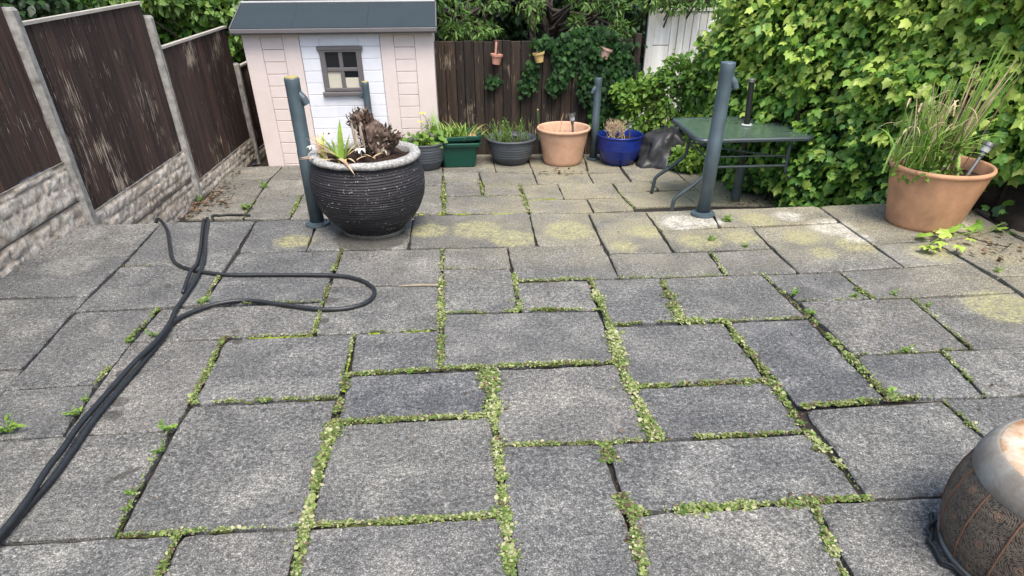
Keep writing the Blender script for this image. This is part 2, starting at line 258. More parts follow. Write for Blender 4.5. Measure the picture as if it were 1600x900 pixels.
HOSE_A=[(-10.11,24.03),(-9.56,23.02),(-9.04,21.62),(-8.57,20.35),(-8.11,19.71),(-7.44,19.27),(-6.55,18.96),(-5.28,18.86),(-3.64,18.67),(-2.89,18.33),(-2.43,17.72),(-2.37,17.17),(-2.56,16.71),(-3.03,16.44),(-3.68,16.45),(-4.55,16.76),(-5.44,17.11),(-5.95,17.15),(-6.47,16.96),(-6.92,16.54),(-7.18,16.08),(-7.22,15.56),(-7.19,14.9),(-7.25,13.98),(-7.32,13.02),(-7.4,11.68),(-7.38,10.62),(-7.38,9.82),(-7.45,9.14),(-7.53,8.25),(-7.65,7.38)]
HOSE_B=[(-8.46,23.82),(-8.08,22.11),(-7.66,20.43),(-7.44,19.08),(-7.38,17.84),(-7.36,16.65),(-7.28,15.74),(-7.22,14.74),(-7.29,13.7),(-7.36,12.51),(-7.41,11.41),(-7.38,10.52),(-7.38,9.95),(-7.41,9.17),(-7.49,8.47),(-7.63,7.7)]
HOSE_C=[(-9.44,31.23),(-10.1,31.29),(-10.5,31.24),(-10.8,31.0)]
STAINS=[(-6.43,9.71,.07,2),(-6.33,9.79,.10,2),(-6.23,9.89,.12,2),(-6.12,9.99,.12,2),(-6.03,10.06,.08,2),(-7.5,13.1,.25,2),(-7.45,13.6,.28,2),(-7.2,12.4,.2,2),(-7.15,11.9,.2,2),(-8.12,18.42,.12,2),(-5.59,15.49,.12,2),(-3.5,15.9,.16,2),(-3.5,16.5,.2,2),(-3.5,17.1,.2,2),(-3.45,17.7,.12,2),(-5.4,14.95,.15,2),(-5.24,21.75,0.75,0),(-2.83,21.84,1.25,2),(-1.04,22.41,0.8,0),(0.58,22.4,0.95,0),(1.68,21.45,0.9,0),(3.62,22.01,0.95,0),(3.89,21.68,0.5,0),(6.11,21.68,0.75,0),(5.1,20.41,0.6,0),(7.52,22.51,0.85,1),(8.48,22.43,0.6,1),(7.6,20.6,0.8,0),(9.02,20.83,0.7,0),(10.19,22.55,0.75,0),(11.37,22.78,0.6,1),(12.34,21.58,0.9,1),(12.69,20.51,0.6,1),(10.94,20.72,0.75,0),(12.32,19.91,0.75,0),(11.0,19.37,0.6,0),(14.02,15.24,1.1,0),(14.2,19.09,0.8,0),(-12.42,22.96,0.9,3),(-11.48,20.24,0.9,3),(16.31,21.56,0.9,1),(13.48,18.89,1.0,3)]
WEEDS=[(-8.95,11.47),(-7.92,12.0),(-5.85,11.28),(-5.8,10.57),(-5.86,9.34),(-5.81,8.95),(-7.92,12.53),(-7.94,15.15),(-6.82,17.22),(9.02,22.51),(7.99,20.68),(8.81,20.04),(8.77,16.4),(8.79,15.22),(10.46,16.22),(11.54,16.25),(12.05,15.48),(10.21,13.13),(8.89,11.34),(-1.25,13.11),(15.32,17.49),(-7.51,15.41)]
WEEDL=[(-9.52,35.67),(-9.53,32.23),(14.46,31.01),(-12.13,33.61)]
# ------------------------------------------------------------------ stone materials
def slab_mat(name, warm=0.0, stains=None):
    m, n, l, b = mat(name); p = geo_pos(n); oi = n.new('ShaderNodeObjectInfo')
    rnd = oi.outputs['Random']
    sh = n.new('ShaderNodeVectorMath'); sh.operation = 'ADD'; l.new(p, sh.inputs[0])
    cx = n.new('ShaderNodeCombineXYZ'); l.new(mth(n, l, 'MULTIPLY', rnd, 37.), cx.inputs[0]); l.new(mth(n, l, 'MULTIPLY', rnd, 91.), cx.inputs[1]); l.new(cx.outputs[0], sh.inputs[1])
    q = sh.outputs[0]
    # mid grey cement, patchy lichen-pale wear, fine aggregate speckle
    patch = noise(n, l, q, 3.2, 6, .62, .4)
    fine = noise(n, l, q, 150., 3, .75)
    mid = noise(n, l, q, 48., 4, .7)
    base = ramp(n, l, patch, [(.28, (.076,.076,.075)), (.5, (.111,.110,.106)), (.72, (.178,.173,.160))])
    spk = ramp(n, l, fine, [(.34, .42), (.46, .84), (.55, 1.16), (.66, 2.7)])
    spk2 = ramp(n, l, mid, [(.32, .50), (.5, 1.), (.66, 1.65)])
    c = mixc(n, l, 1., base, spk, 'MULTIPLY'); c = mixc(n, l, 1., c, spk2, 'MULTIPLY')
    tone = ramp(n, l, rnd, [(0., (.74,.76,.80)), (.25, (1.03,1.02,.98)), (.5, (.88,.89,.90)), (.72, (1.10,1.07,1.02)), (1., (1.20,1.19,1.14))])
    c = mixc(n, l, 1., c, tone, 'MULTIPLY')
    # pale scuffed lichen blooms
    lich = mth(n, l, 'MULTIPLY', ramp(n, l, noise(n, l, q, 7., 5, .7), [(.56, 0.), (.72, 1.)]), ramp(n, l, fine, [(.4, .15), (.6, 1.)]))
    c = mixc(n, l, mth(n, l, 'MULTIPLY', lich, .5), c, (.36,.35,.30))
    pit = ramp(n, l, noise(n, l, q, 95., 2, .5), [(.24, .8), (.31, 0.)])
    c = mixc(n, l, pit, c, (.025,.024,.022))
    # warm, algae-tinged weathering over the damp far side
    sx = n.new('ShaderNodeSeparateXYZ'); l.new(p, sx.inputs[0])
    far = mth(n, l, 'MULTIPLY', mth(n, l, 'SUBTRACT', sx.outputs[1], 17.3*U), 1/(4.2*U), clamp=True)
    east = mth(n, l, 'MULTIPLY', mth(n, l, 'ADD', sx.outputs[0], 3.*U), 1/(7*U), clamp=True)
    fe = mth(n, l, 'MULTIPLY', far, east)
    e2 = mth(n, l, 'MULTIPLY', mth(n, l, 'SUBTRACT', sx.outputs[0], 11.*U), 1/(5*U), clamp=True)
    e2 = mth(n, l, 'MULTIPLY', e2, mth(n, l, 'MULTIPLY', mth(n, l, 'SUBTRACT', sx.outputs[1], 12.*U), 1/(4*U), clamp=True))
    fe = mth(n, l, 'MAXIMUM', fe, e2)
    fe = mth(n, l, 'MULTIPLY', fe, ramp(n, l, noise(n, l, p, 2.6, 4, .6), [(.3, .25), (.6, 1.)]))
    if warm: fe = mth(n, l, 'MAXIMUM', fe, warm)
    c = mixc(n, l, mth(n, l, 'MULTIPLY', fe, .70), c, mixc(n, l, 1., (.270,.240,.155), spk, 'MULTIPLY'))
    if stains:
        wob = n.new('ShaderNodeTexNoise'); wob.inputs['Scale'].default_value = 9.; wob.inputs['Detail'].default_value = 4; l.new(p, wob.inputs['Vector'])
        wv = n.new('ShaderNodeVectorMath'); wv.operation = 'MULTIPLY_ADD'; l.new(wob.outputs['Color'], wv.inputs[0]); wv.inputs[1].default_value = (.09,.09,0); l.new(p, wv.inputs[2])
        wv2 = n.new('ShaderNodeVectorMath'); wv2.operation = 'MULTIPLY_ADD'; l.new(wob.outputs['Color'], wv2.inputs[0]); wv2.inputs[1].default_value = (.018,.018,0); l.new(p, wv2.inputs[2])
        cols = {0: (.33,.31,.15), 1: (.60,.57,.50), 2: (.050,.047,.040), 3: (.300,.290,.255)}
        for kind in (0, 3, 1, 2):
            acc = None
            for (x, y, r, k) in stains:
                if k != kind: continue
                d = n.new('ShaderNodeVectorMath'); d.operation = 'DISTANCE'; l.new((wv2 if k == 2 and r < .6 else wv).outputs[0], d.inputs[0]); o_ = .009 if k == 2 and r < .6 else .045; d.inputs[1].default_value = ((x*U)+o_, (y*U)+o_, 0.0)
                f = mth(n, l, 'MULTIPLY', mth(n, l, 'SUBTRACT', r*U, d.outputs['Value']), 1/(.008 if k == 2 and r < .6 else .03 if k == 2 else .07), clamp=True)
                acc = f if acc is None else mth(n, l, 'MAXIMUM', acc, f)
            if acc is None: continue
            tex = mixc(n, l, 1., ramp(n, l, noise(n, l, p, 16., 6, .75), [(.36, .15), (.58, 1.)]), ramp(n, l, mid, [(.34, .45), (.56, 1.)]), 'MULTIPLY')
            k_ = {0: .85, 1: .68, 2: 1., 3: .5}[kind]
            c = mixc(n, l, mth(n, l, 'MULTIPLY', acc if kind == 2 else mth(n, l, 'MULTIPLY', acc, tex), .72 if kind == 2 else k_), c, mixc(n, l, .55, cols[kind], mixc(n, l, 1., cols[kind], spk2, 'MULTIPLY')))
    l.new(c, b.inputs['Base Color']); b.inputs['Roughness'].default_value = .9; b.inputs['Specular IOR Level'].default_value = .25
    h = mth(n, l, 'ADD', mth(n, l, 'MULTIPLY', fine, .5), mth(n, l, 'ADD', mid, mth(n, l, 'MULTIPLY', noise(n, l, q, 9., 4, .6), 3.)))
    bump(n, l, b, h, .003, .8)
    return m
M = {}
M['slab'] = slab_mat('weathered_slab', 0, STAINS)
M['slab_low'] = slab_mat('far_slab', .22)
M['soil'] = simple('joint_soil', (.022,.017,.012), .95, .5, 30., .004, 120.)
M['mud'] = simple('bare_ground', (.05,.038,.026), .95, .4, 6., .01, 40.)
M['riser'] = simple('riser_block', (.13,.12,.10), .9, .4, 5., .004, 50.)

# ------------------------------------------------------------------ ground, patios
def fence_x(y): return -12.27 + .058*(y-34.3)
g = MB().add([(-900,-200,-2.9),(900,-200,-2.9),(900,1600,-2.9),(-900,1600,-2.9)], [(0,1,2,3)]).build('ground', M['mud']); tag(g, kind='structure')
b_ = MB(); b_.box(-13.6, -1.0, -2.8, 19.5, 23.85, -.10)
bed = b_.build('upper_patio', M['soil']); tag(bed, kind='structure')
b_ = MB(); b_.box(-12.9, 23.86, -2.7, 16.5, 39.75, -2.19)
bedl = b_.build('lower_patio', M['soil']); tag(bedl, kind='structure')
seg_up = [(np.array(s[:2]), np.array(s[2:4]), s[4]/U) for s in UP_MOSS]; seg_lo = [(np.array(s[:2]), np.array(s[2:4]), s[4]/U) for s in LO_MOSS]
def edge_gap(a, b, segs, base):
    g_ = []
    for t in (.25, .5, .75):
        p = np.array(a)*(1-t)+np.array(b)*t; best = base
        for s0, s1, w_ in segs:
            d = s1-s0; L = d@d; u_ = np.clip((p-s0)@d/L, 0, 1)
            if np.linalg.norm(p-s0-u_*d) < .14: best = max(best, base+.09*w_)
        g_.append(best)
    return sum(g_)/3
def make_slab(poly, z, segs, m, parent, rnd, base):
    poly = [(max(x, fence_x(y)+.02), y) for x, y in poly]
    A = sum(poly[i][0]*poly[(i+1)%len(poly)][1]-poly[(i+1)%len(poly)][0]*poly[i][1] for i in range(len(poly)))
    if A < 0: poly = poly[::-1]
    n = len(poly); lines = []
    for i in range(n):
        a = np.array(poly[i]); b = np.array(poly[(i+1)%n]); d = b-a; L = np.linalg.norm(d)
        if L < .05: continue
        d /= L; nn = np.array([-d[1], d[0]]); gp_ = edge_gap(a, b, segs, base)
        lines.append((a+nn*gp_, d))
    pts = []
    for i in range(len(lines)):
        p0, d0 = lines[i-1]; p1, d1 = lines[i]
        den = d0[0]*d1[1]-d0[1]*d1[0]
        if abs(den) < .08: pts.append(p1); continue
        t = ((p1[0]-p0[0])*d1[1]-(p1[1]-p0[1])*d1[0])/den
        pts.append(p0+d0*t)
    # ragged outline
    out = []
    for i in range(len(pts)):
        a, b = pts[i], pts[(i+1)%len(pts)]; L = np.linalg.norm(b-a); k = max(3, int(L/.22)); d = (b-a)/L; nn = np.array([-d[1], d[0]])
        for j in range(k):
            t = j/k; off = abs(vn1((a+d*L*t)[0]*1.7, (a+d*L*t)[1]*1.7, z, 3))*.045 + vn1((a+d*L*t)[0]*6, (a+d*L*t)[1]*6, z, 4)*.018
            ca = .09*rnd.random()**2 if j == 0 else 0
            q = a+d*(L*t)+nn*(off+ca*.5)+(d*ca if j == 0 else 0)
            out.append(q)
    c = sum(out)/len(out); N = len(out)
    tx, ty, dz = rnd.uniform(-.006, .006), rnd.uniform(-.006, .006), rnd.uniform(-.013, .013)
    def zz(q): return z+dz+tx*(q[0]-c[0])+ty*(q[1]-c[1])
    V = []
    for q in out: V.append((q[0], q[1], z-.19))
    for q in out: V.append((q[0], q[1], zz(q)-.022+vn1(q[0]*5, q[1]*5, 1)*.012))
    for q in out:
        e = (c-q)/np.linalg.norm(c-q)*.040; V.append((q[0]+e[0], q[1]+e[1], zz(q)))
    F = []
    for r in range(2):
        for k in range(N): F.append((r*N+k, r*N+(k+1)%N, (r+1)*N+(k+1)%N, (r+1)*N+k))
    F.append(tuple(2*N+k for k in range(N)))
    return MB().add(V, F).build('paving_slab', m, parent)
rnd = random.Random(3)
for s in UP_SLABS: make_slab(s, 0., seg_up, M['slab'], bed, rnd, .016)
for s in LO_SLABS: make_slab(s, -2.1, seg_lo, M['slab_low'], bedl, rnd, .018)
# slabs nearer the viewer than the picture's lower edge, and the row hidden under the step
for j, y0 in enumerate((4.35, 1.6)):
    x = -13.4+j*1.1
    while x < 12:
        w_ = rnd.choice((2., 3., 3., 4.)); make_slab([(x, y0), (x+w_, y0), (x+w_, y0+2.0), (x, y0+2.0)], 0., seg_up, M['slab'], bed, rnd, .03); x += w_
# slabs beyond the picture's right edge, fitted into the space the seen ones leave
def inside(pt, poly):
    c = False; x, y = pt
    for i in range(len(poly)):
        (x0, y0), (x1, y1) = poly[i], poly[i-1]
        if (y0 > y) != (y1 > y) and x < (x1-x0)*(y-y0)/(y1-y0)+x0: c = not c
    return c
laid = [list(s) for s in UP_SLABS]+[[(-14, -3), (12.2, -3), (12.2, 6.3), (-14, 6.3)]]
for sz in ((3., 2.), (2., 2.), (1., 2.), (1., 1.), (.5, .9)):
    yy = 1.
    while yy+sz[1] <= 23.9:
        xx = 9.
        while xx+sz[0] <= 19.3:
            pts_ = [(xx+sz[0]*u_/6+.04*(1-u_/3), yy+sz[1]*v_/6+.04*(1-v_/3)) for u_ in range(7) for v_ in range(7)]
            if not any(inside(q, s_) for s_ in laid for q in pts_):
                s_ = [(xx, yy), (xx+sz[0], yy), (xx+sz[0], yy+sz[1]), (xx, yy+sz[1])]; laid.append(s_)
                make_slab(s_, 0., seg_up, M['slab'], bed, rnd, .02)
            xx += .25
        yy += .25
x = -12.2
for w_ in (3, 2, 4, 3, 3, 2, 4, 3, 2, 3):
    if x+w_ < 17: make_slab([(x, 23.95), (x+w_, 23.95), (x+w_, 30.4), (x, 30.4)], -2.12, seg_lo, M['slab_low'], bedl, rnd, .03)
    x += w_
# the step between the two levels: a course of rough blocks
x = -12.9; k = 0
rw = MB().box(-12.9, 23.70, -2.15, 19.2, 23.84, -.2).build('step_riser', M['soil']); tag(rw, kind='structure')
for row in range(2):
    x = -12.8+row*.9
    while x < 18.6:
        MB().bbox(x+.03, 23.86, -2.12+row*.97, x+1.95, 23.95, -1.2+row*.97, .03).build('riser_block', M['riser'], rw); x += 2.0
# ------------------------------------------------------------------ joint growth
M['clover'] = leafmat('joint_weed_leaf', [(.0, (.07,.04,.025)), (.20, (.22,.14,.10)), (.34, (.06,.11,.02)), (.56, (.13,.20,.04)), (.80, (.26,.31,.09)), (1., (.44,.42,.25))], .25, .5)
M['moss'] = simple('joint_moss', (.085,.095,.025), .95, .6, 30., .004, 300., .2, c2=(.028,.024,.014))
M['moss_pale'] = simple('cushion_moss', (.34,.42,.035), .95, .45, 40., .004, 300., .2, c2=(.14,.20,.02))
def joint_growth(name, segs, z, parent_label, dens, fill):
    P = []; S = []; T = []; mm = MB(); mv = MB()
    for (x0, y0, x1, y1, w_, d, ty) in segs:
        w_ = w_/U; a = np.array([x0, y0]); b = np.array([x1, y1]); L = np.linalg.norm(b-a); t = (b-a)/L; nn = np.array([-t[1], t[0]])
        # moss cushion strip, lumpy and broken
        K = max(3, int(L/.07)); rows = []
        for i in range(K+1):
            c = a+t*(L*i/K); ww = w_*.25*(.75+.6*vn1(c[0]*4, c[1]*4, 1, 5)+.35*vn1(c[0]*11, c[1]*11, 1, 6))
            ww = max(ww, .012); hh = (.012+.03*min(1, w_*3))*(1+.9*vn1(c[0]*9, c[1]*9, 2, 7))
            if vn1(c[0]*2.2, c[1]*2.2, 3, 8) > (d-.74)*1.15: rows.append(None); continue
            rows.append([(c[0]+nn[0]*ww*s_, c[1]+nn[1]*ww*s_, z+(hh*q_-.03)) for s_, q_ in ((-1, -.4), (-.6, .8), (0, 1.3), (.6, .8), (1, -.4))])
        tgt = mv if ty == 1 else mm
        for r0, r1 in zip(rows, rows[1:]):
            if r0 is None or r1 is None: continue
            tgt.add(r0+r1, [(k_, k_+1, k_+6, k_+5) for k_ in range(4)])
        # little leaves
        n = int(L*U*dens*d*(.35+w_*U/.030*.85)*(.35 if ty == 1 else 1))
        for i in range(n):
            u_ = R.random(); c = a+t*(L*u_)
            cl = vn1(c[0]*3.3, c[1]*3.3, 9, 9)*.5+.5
            cl = .6*cl+.4*(vn1(c[0]*9.1, c[1]*9.1, 4, 13)*.5+.5)
            if R.random() > (cl*2.3-.55)*d: continue
            ww = w_*(.28 if w_ > .14 else .21)*(1+1.1*vn1(c[0]*2.4, c[1]*2.4, 5, 10)+.12*vn1(c[0]*9, c[1]*9, 5, 12))
            o = R.gauss(0, .66)*ww*(1.7 if R.random() < .13 else 1)
            P.append((c[0]+nn[0]*o, c[1]+nn[1]*o, z+.01+abs(R.gauss(0, .034))*(1-min(.9, abs(o)/(ww*2+1e-6)))+.015))
            S.append((R.uniform(.024, .052) if R.random() < .9 else R.uniform(.05, .09))*(.8+.5*min(1, w_*4)))
            T.append(min(1, max(0, .60+.30*vn1(c[0]*1.3, c[1]*1.3, 7, 11)+R.gauss(0, .27))))
    P = np.array(P); n = len(P)
    N = rdir(n)*.55+np.array([0, -.15, 1.]); D = rdir(n); D[:,2] *= .35; D -= N*(np.sum(D*N, 1)/np.sum(N*N, 1))[:,None]*.8
    lf = leaves(name, P, N, D, np.array(S), T_round(), M['clover'], None, None, np.array(T)); tag(lf, kind='stuff'); 
    o1 = mm.build('joint_moss', M['moss'], None); tag(o1, kind='stuff')
    o2 = mv.build('joint_moss', M['moss_pale'], None); tag(o2, kind='stuff')
    return n
nj = joint_growth('joint_weeds', UP_MOSS, 0., '', 2600, 0)
joint_growth('joint_weeds', LO_MOSS, -2.1, '', 1500, 0)

# leafy weeds big enough to count
M['weed'] = leafmat('weed_leaf', [(.0, (.06,.13,.02)), (.5, (.14,.26,.035)), (1., (.27,.40,.08))], .32)
WL = ['tall bright weed at the far left edge of the near patio','upright weed between the left fence and the black hoses','weed tuft at the joint corner below the hose fork','low weed cluster just below the tallest left tuft','small weed in the joint right of the long dark stain','weed sprig above the bottom left slab corner','seedling left of the hoses near the fence side joint','weed clump left of the crossing hoses in mossy joint','bright moss-like weed inside the hose loop on the left','bright weed in front of the right blue grey post','weed sprout on the yellow stained slab right of centre','small sprout between two yellow stained slabs on the right','weed in the joint end of the dark slabs right of centre','leafy weed where four right hand joints meet','weed at the end of a mossy joint on the right','dandelion-like weed on the brownish slab at the right','weed further right on the brownish slab joint','sprout halfway along the joint left of the metal drum row','weed in the joint between large right hand slabs','tiny weed in the long moss joint at the centre','thin weed by the trailing ivy at the right edge','weed under the hose where the two strands part']
WR = [.55,.36,.40,.28,.22,.2,.2,.3,.34,.5,.34,.3,.36,.34,.3,.3,.26,.34,.38,.2,.3,.3]
def weed(loc, r, label, upr=.75, nl=None):
    t = thing('weed', loc, label, 'weed', 'weeds growing in the paving joints')
    n = nl or int(14+30*r); P = []; D = []; N = []; S = []; T = []; st = MB()
    for s_ in range(4+int(r*6)):
        a = R.uniform(0, 6.28); ln = r*R.uniform(.35, .8)
        tip = (loc[0]+math.cos(a)*ln*.6, loc[1]+math.sin(a)*ln*.45, loc[2]+ln*upr*R.uniform(.4, 1))
        st.tube([(loc[0], loc[1], loc[2]-.03), ((loc[0]*.6+tip[0]*.4), (loc[1]*.6+tip[1]*.4), loc[2]+(tip[2]-loc[2])*.6), tip], [.012, .009, .005], 4)
        for k in range(5):
            f = .3+.7*k/4; b_a = a+R.uniform(-1.6, 1.6)
            P.append([loc[i]*(1-f)+tip[i]*f+R.uniform(-.02, .02) for i in range(3)])
            D.append((math.cos(b_a), math.sin(b_a), R.uniform(-.1, .6))); N.append((R.gauss(0, .3), R.gauss(0, .3), 1)); S.append(r*R.uniform(.16, .36)); T.append(R.uniform(.2, 1))
    st.build('stem', M['weed_stem'], t)
    leaves('foliage', np.array(P), np.array(N), np.array(D), np.array(S), T_oval(.3), M['weed'], t, None, np.array(T))
M['weed_stem'] = simple('weed_stem', (.13,.20,.05), .6)
for (x, y), lb, r in zip(WEEDS, WL, WR): weed((x, y, .0), r, lb)
for (x, y), lb, r in zip(WEEDL, ['bright weed on the far patio joint right of the leaning fence post','bright weed beside the hose end on the lower patio','weed at the patio edge under the glass table','pale weed at the foot of the middle concrete post'], (.6,.65,.45,.7)): weed((x, y, -2.1), r, lb)

M['stalk_dry'] = simple('dry_stalk', (.36,.29,.18), .8, .3, 20.)
o = MB().tube([(-1.75, 17.86, .03), (-1.2, 17.83, .05), (-.62, 17.80, .04)], [.012, .022, .018], 6).build('dry_stalk', M['stalk_dry'], None, (-1.2, 17.83, .03)); tag(o, 'pale dry stalk lying in the joint right of the hose loop', 'stalk')
# grit and crumbs over the slabs
gp_ = np.array([(R.uniform(-11, 12), R.uniform(6.2, 23.5), .022) for _ in range(420)]); n_g = len(gp_)
o = leaves('grit', gp_, rdir(n_g)*.4+np.array([0,0,1.]), rdir(n_g)*np.array([1,1,.2]), NR.uniform(.015, .045, n_g), T_round(), M['soil'], None, None); tag(o, kind='stuff')
# dead leaf litter at the foot of the fence post and by the terracotta pot
M['dead'] = leafmat('dead_leaf', [(.0, (.05,.026,.016)), (.5, (.13,.075,.045)), (1., (.28,.21,.14))], .1, .8, .2)
def litter(name, pts, z, size):
    P = np.array([(x, y, z+R.uniform(.02, .07)) for x, y in pts]); n = len(P)
    o = leaves(name, P, rdir(n)*.5+np.array([0,0,1.]), rdir(n)*np.array([1,1,.25]), NR.uniform(.5, 1.3, n)*size, T_oval(.3, .12), M['dead'], None, None, NR.uniform(0, 1, n)); tag(o, kind='stuff')
litter('leaf_litter', [(R.gauss(-11.5, .5), R.gauss(33.4, 1.1)) for _ in range(90)]+[(fence_x(y_)+.35+R.random()*.5, y_) for y_ in [R.uniform(31, 39) for _ in range(60)]], -2.06, .22)
litter('leaf_litter', [(R.gauss(16.0, .8), R.gauss(19.2, .7)) for _ in range(40)]+[(R.gauss(6.0, .9), R.gauss(36.9, .3)) for _ in range(0)], .02, .17)
litter('leaf_litter', [(R.gauss(5.6, .9), R.gauss(36.8, .35)) for _ in range(26)]+[(R.uniform(12, 16), R.uniform(30.5, 32)) for _ in range(40)], -2.06, .2)
litter('leaf_litter', [(fence_x(y_)+.25+R.random()*.5, y_) for y_ in [R.uniform(8, 24) for _ in range(70)]]+[(R.uniform(-9, 12), R.uniform(7, 23)) for _ in range(50)], .02, .09)
# ------------------------------------------------------------------ fences
def wood_mat(name, dark, mid_, pale, peel, sy=1.):
    m, n, l, b = mat(name); p = geo_pos(n); oi = n.new('ShaderNodeObjectInfo')
    st = vmul(n, l, p, (1, 1, .055)); st2 = vmul(n, l, p, (1, 1, .045))
    off = n.new('ShaderNodeVectorMath'); off.operation = 'ADD'; l.new(st, off.inputs[0]); cx = n.new('ShaderNodeCombineXYZ'); l.new(mth(n, l, 'MULTIPLY', oi.outputs['Random'], 50.), cx.inputs[2]); l.new(cx.outputs[0], off.inputs[1])
    g1 = noise(n, l, off.outputs[0], 90., 4, .6); g2 = noise(n, l, off.outputs[0], 22., 5, .65)
    c = ramp(n, l, g2, [(.3, dark), (.62, mid_), (.8, tuple(x*1.4 for x in mid_))])
    c = mixc(n, l, 1., c, ramp(n, l, g1, [(.3, .6), (.7, 1.35)]), 'MULTIPLY')
    c = mixc(n, l, 1., c, ramp(n, l, oi.outputs['Random'], [(0, (.72,.70,.72)), (.5, (1,1,1)), (1, (1.4,1.22,1.14))]), 'MULTIPLY')
    pz = noise(n, l, p, 2.3, 3, .6)
    off2 = n.new('ShaderNodeVectorMath'); off2.operation = 'ADD'; l.new(st2, off2.inputs[0]); l.new(cx.outputs[0], off2.inputs[1])
    pk = noise(n, l, off2.outputs[0], 100., 5, .68)
    thr = mth(n, l, 'ADD', pk, mth(n, l, 'MULTIPLY', mth(n, l, 'SUBTRACT', pz, .5), .75))
    mask = ramp(n, l, thr, [(peel, 0.), (peel+.02, 1.)])
    c = mixc(n, l, mask, c, mixc(n, l, g1, pale, tuple(x*.5 for x in pale)))
    l.new(c, b.inputs['Base Color']); b.inputs['Roughness'].default_value = .8; b.inputs['Specular IOR Level'].default_value = .25
    bump(n, l, b, mth(n, l, 'ADD', mth(n, l, 'ADD', g1, mth(n, l, 'MULTIPLY', g2, 2.)), mth(n, l, 'MULTIPLY', mask, -1.2)), .0035)
    return m
M['fence'] = wood_mat('dark_stained_wood', (.026,.017,.014), (.068,.043,.034), (.62,.50,.37), .645)
M['fence2'] = wood_mat('old_brown_wood', (.016,.013,.010), (.040,.030,.023), (.36,.28,.20), .63)
M['cap'] = simple('weathered_timber', (.42,.38,.32), .85, .3, 14., .002, 80., stretch=(1,.15,1))
M['conc'] = simple('concrete_post', (.36,.34,.31), .9, .3, 16., .004, 130., .3, c2=(.14,.13,.115), detail=8)
def stone_mat():
    m, n, l, b = mat('stone_effect_concrete'); p = geo_pos(n)
    a = n.new('ShaderNodeAttribute'); a.attribute_name = 'tint'
    f = noise(n, l, p, 9., 6, .7); f2 = noise(n, l, p, 60., 4, .7); f3 = noise(n, l, p, 2.2, 3)
    c = ramp(n, l, f, [(.28, (.25,.20,.15)), (.5, (.54,.475,.395)), (.72, (.74,.68,.59))])
    c = mixc(n, l, 1., c, ramp(n, l, f2, [(.3, .72), (.7, 1.25)]), 'MULTIPLY')
    c = mixc(n, l, ramp(n, l, f3, [(.45, 0.), (.8, .4)]), c, (.46,.34,.24))
    c = mixc(n, l, ramp(n, l, noise(n, l, p, 5.5, 5, .7), [(.52, 0.), (.75, .65)]), c, (.13,.12,.07))
    c = mixc(n, l, a.outputs['Fac'], c, (.10,.075,.05))
    l.new(c, b.inputs['Base Color']); b.inputs['Roughness'].default_value = .9; b.inputs['Specular IOR Level'].default_value = .2
    bump(n, l, b, mth(n, l, 'ADD', f, mth(n, l, 'MULTIPLY', f2, .6)), .008)
    return m
M['stone'] = stone_mat()

fence = thing('fence', (fence_x(24.5), 24.5, 0), 'dark brown stepped timber fence with concrete posts along the left side', 'fence')
def gravel_board(y0, y1, z0, z1, seed, dark=0.):
    nx, nz = int((y1-y0)/.09), int((z1-z0)/.07)+1
    rr = random.Random(seed)
    # random coursed blocks
    blocks = []; z = z0+.06
    while z < z1-.1:
        h_ = rr.choice((.28, .4, .52)); h_ = min(h_, z1-.06-z)
        y = y0-rr.random()*.6
        while y < y1:
            w_ = rr.uniform(.5, 1.35); blocks.append((y, z, y+w_, z+h_, rr.uniform(.03, .075), rr.uniform(-.025, .025))); y += w_
        z += h_
    Y, Z = np.meshgrid(np.linspace(y0, y1, nx+1), np.linspace(z0, z1, nz+1)); Yf = Y.ravel(); Zf = Z.ravel()
    hgt = np.zeros(len(Yf)); tint = np.ones(len(Yf))*.75
    Yw = Yf+.05*vnoise(np.stack([Yf*3, Zf*3, Yf*0], 1), 21); Zw = Zf+.05*vnoise(np.stack([Yf*2.5, Zf*4, Yf*0], 1), 22)
    for (a, c, b2, d, hh, tl) in blocks:
        e = np.minimum(np.minimum(Yw-a, b2-Yw), np.minimum(Zw-c, d-Zw)); ins = e > 0
        k = np.clip(e/.07, 0, 1)**.6
        hgt = np.where(ins, np.maximum(hgt, k*(hh+tl*(Yw-a))), hgt); tint = np.where(ins, np.minimum(tint, .75*(1-k)), tint)
    hgt += .03*vnoise(np.stack([Yf*7, Zf*9, Yf*0], 1), 23)*(hgt > .02)+.02*vnoise(np.stack([Yf*14, Zf*16, Yf*0], 1), 24)
    hgt[(Zf < z0+.03) | (Zf > z1-.03)] = 0.02
    X = np.array([fence_x(y) for y in Yf])+.06+hgt
    V = np.stack([X, Yf, Zf], 1)
    i = np.arange(nx*nz); r_ = i//nx; c_ = i%nx; a = r_*(nx+1)+c_
    loops = np.stack([a, a+1, a+nx+2, a+nx+1], 1).ravel()
    # back box so the board has thickness
    o = np_mesh('gravel_board', V, loops, np.arange(nx*nz)*4, np.full(nx*nz, 4), M['stone'], fence, None, np.maximum(tint*(hgt < .03), dark), True)
    MB().add([(fence_x(y0)-.15, y0, z0), (fence_x(y0)+.07, y0, z0), (fence_x(y1)+.07, y1, z0), (fence_x(y1)-.15, y1, z0),
              (fence_x(y0)-.15, y0, z1), (fence_x(y0)+.07, y0, z1), (fence_x(y1)+.07, y1, z1), (fence_x(y1)-.15, y1, z1)],
             [(0,3,2,1),(4,5,6,7),(0,1,5,4),(2,3,7,6),(3,0,4,7)]).build('board_core', M['conc'], o)
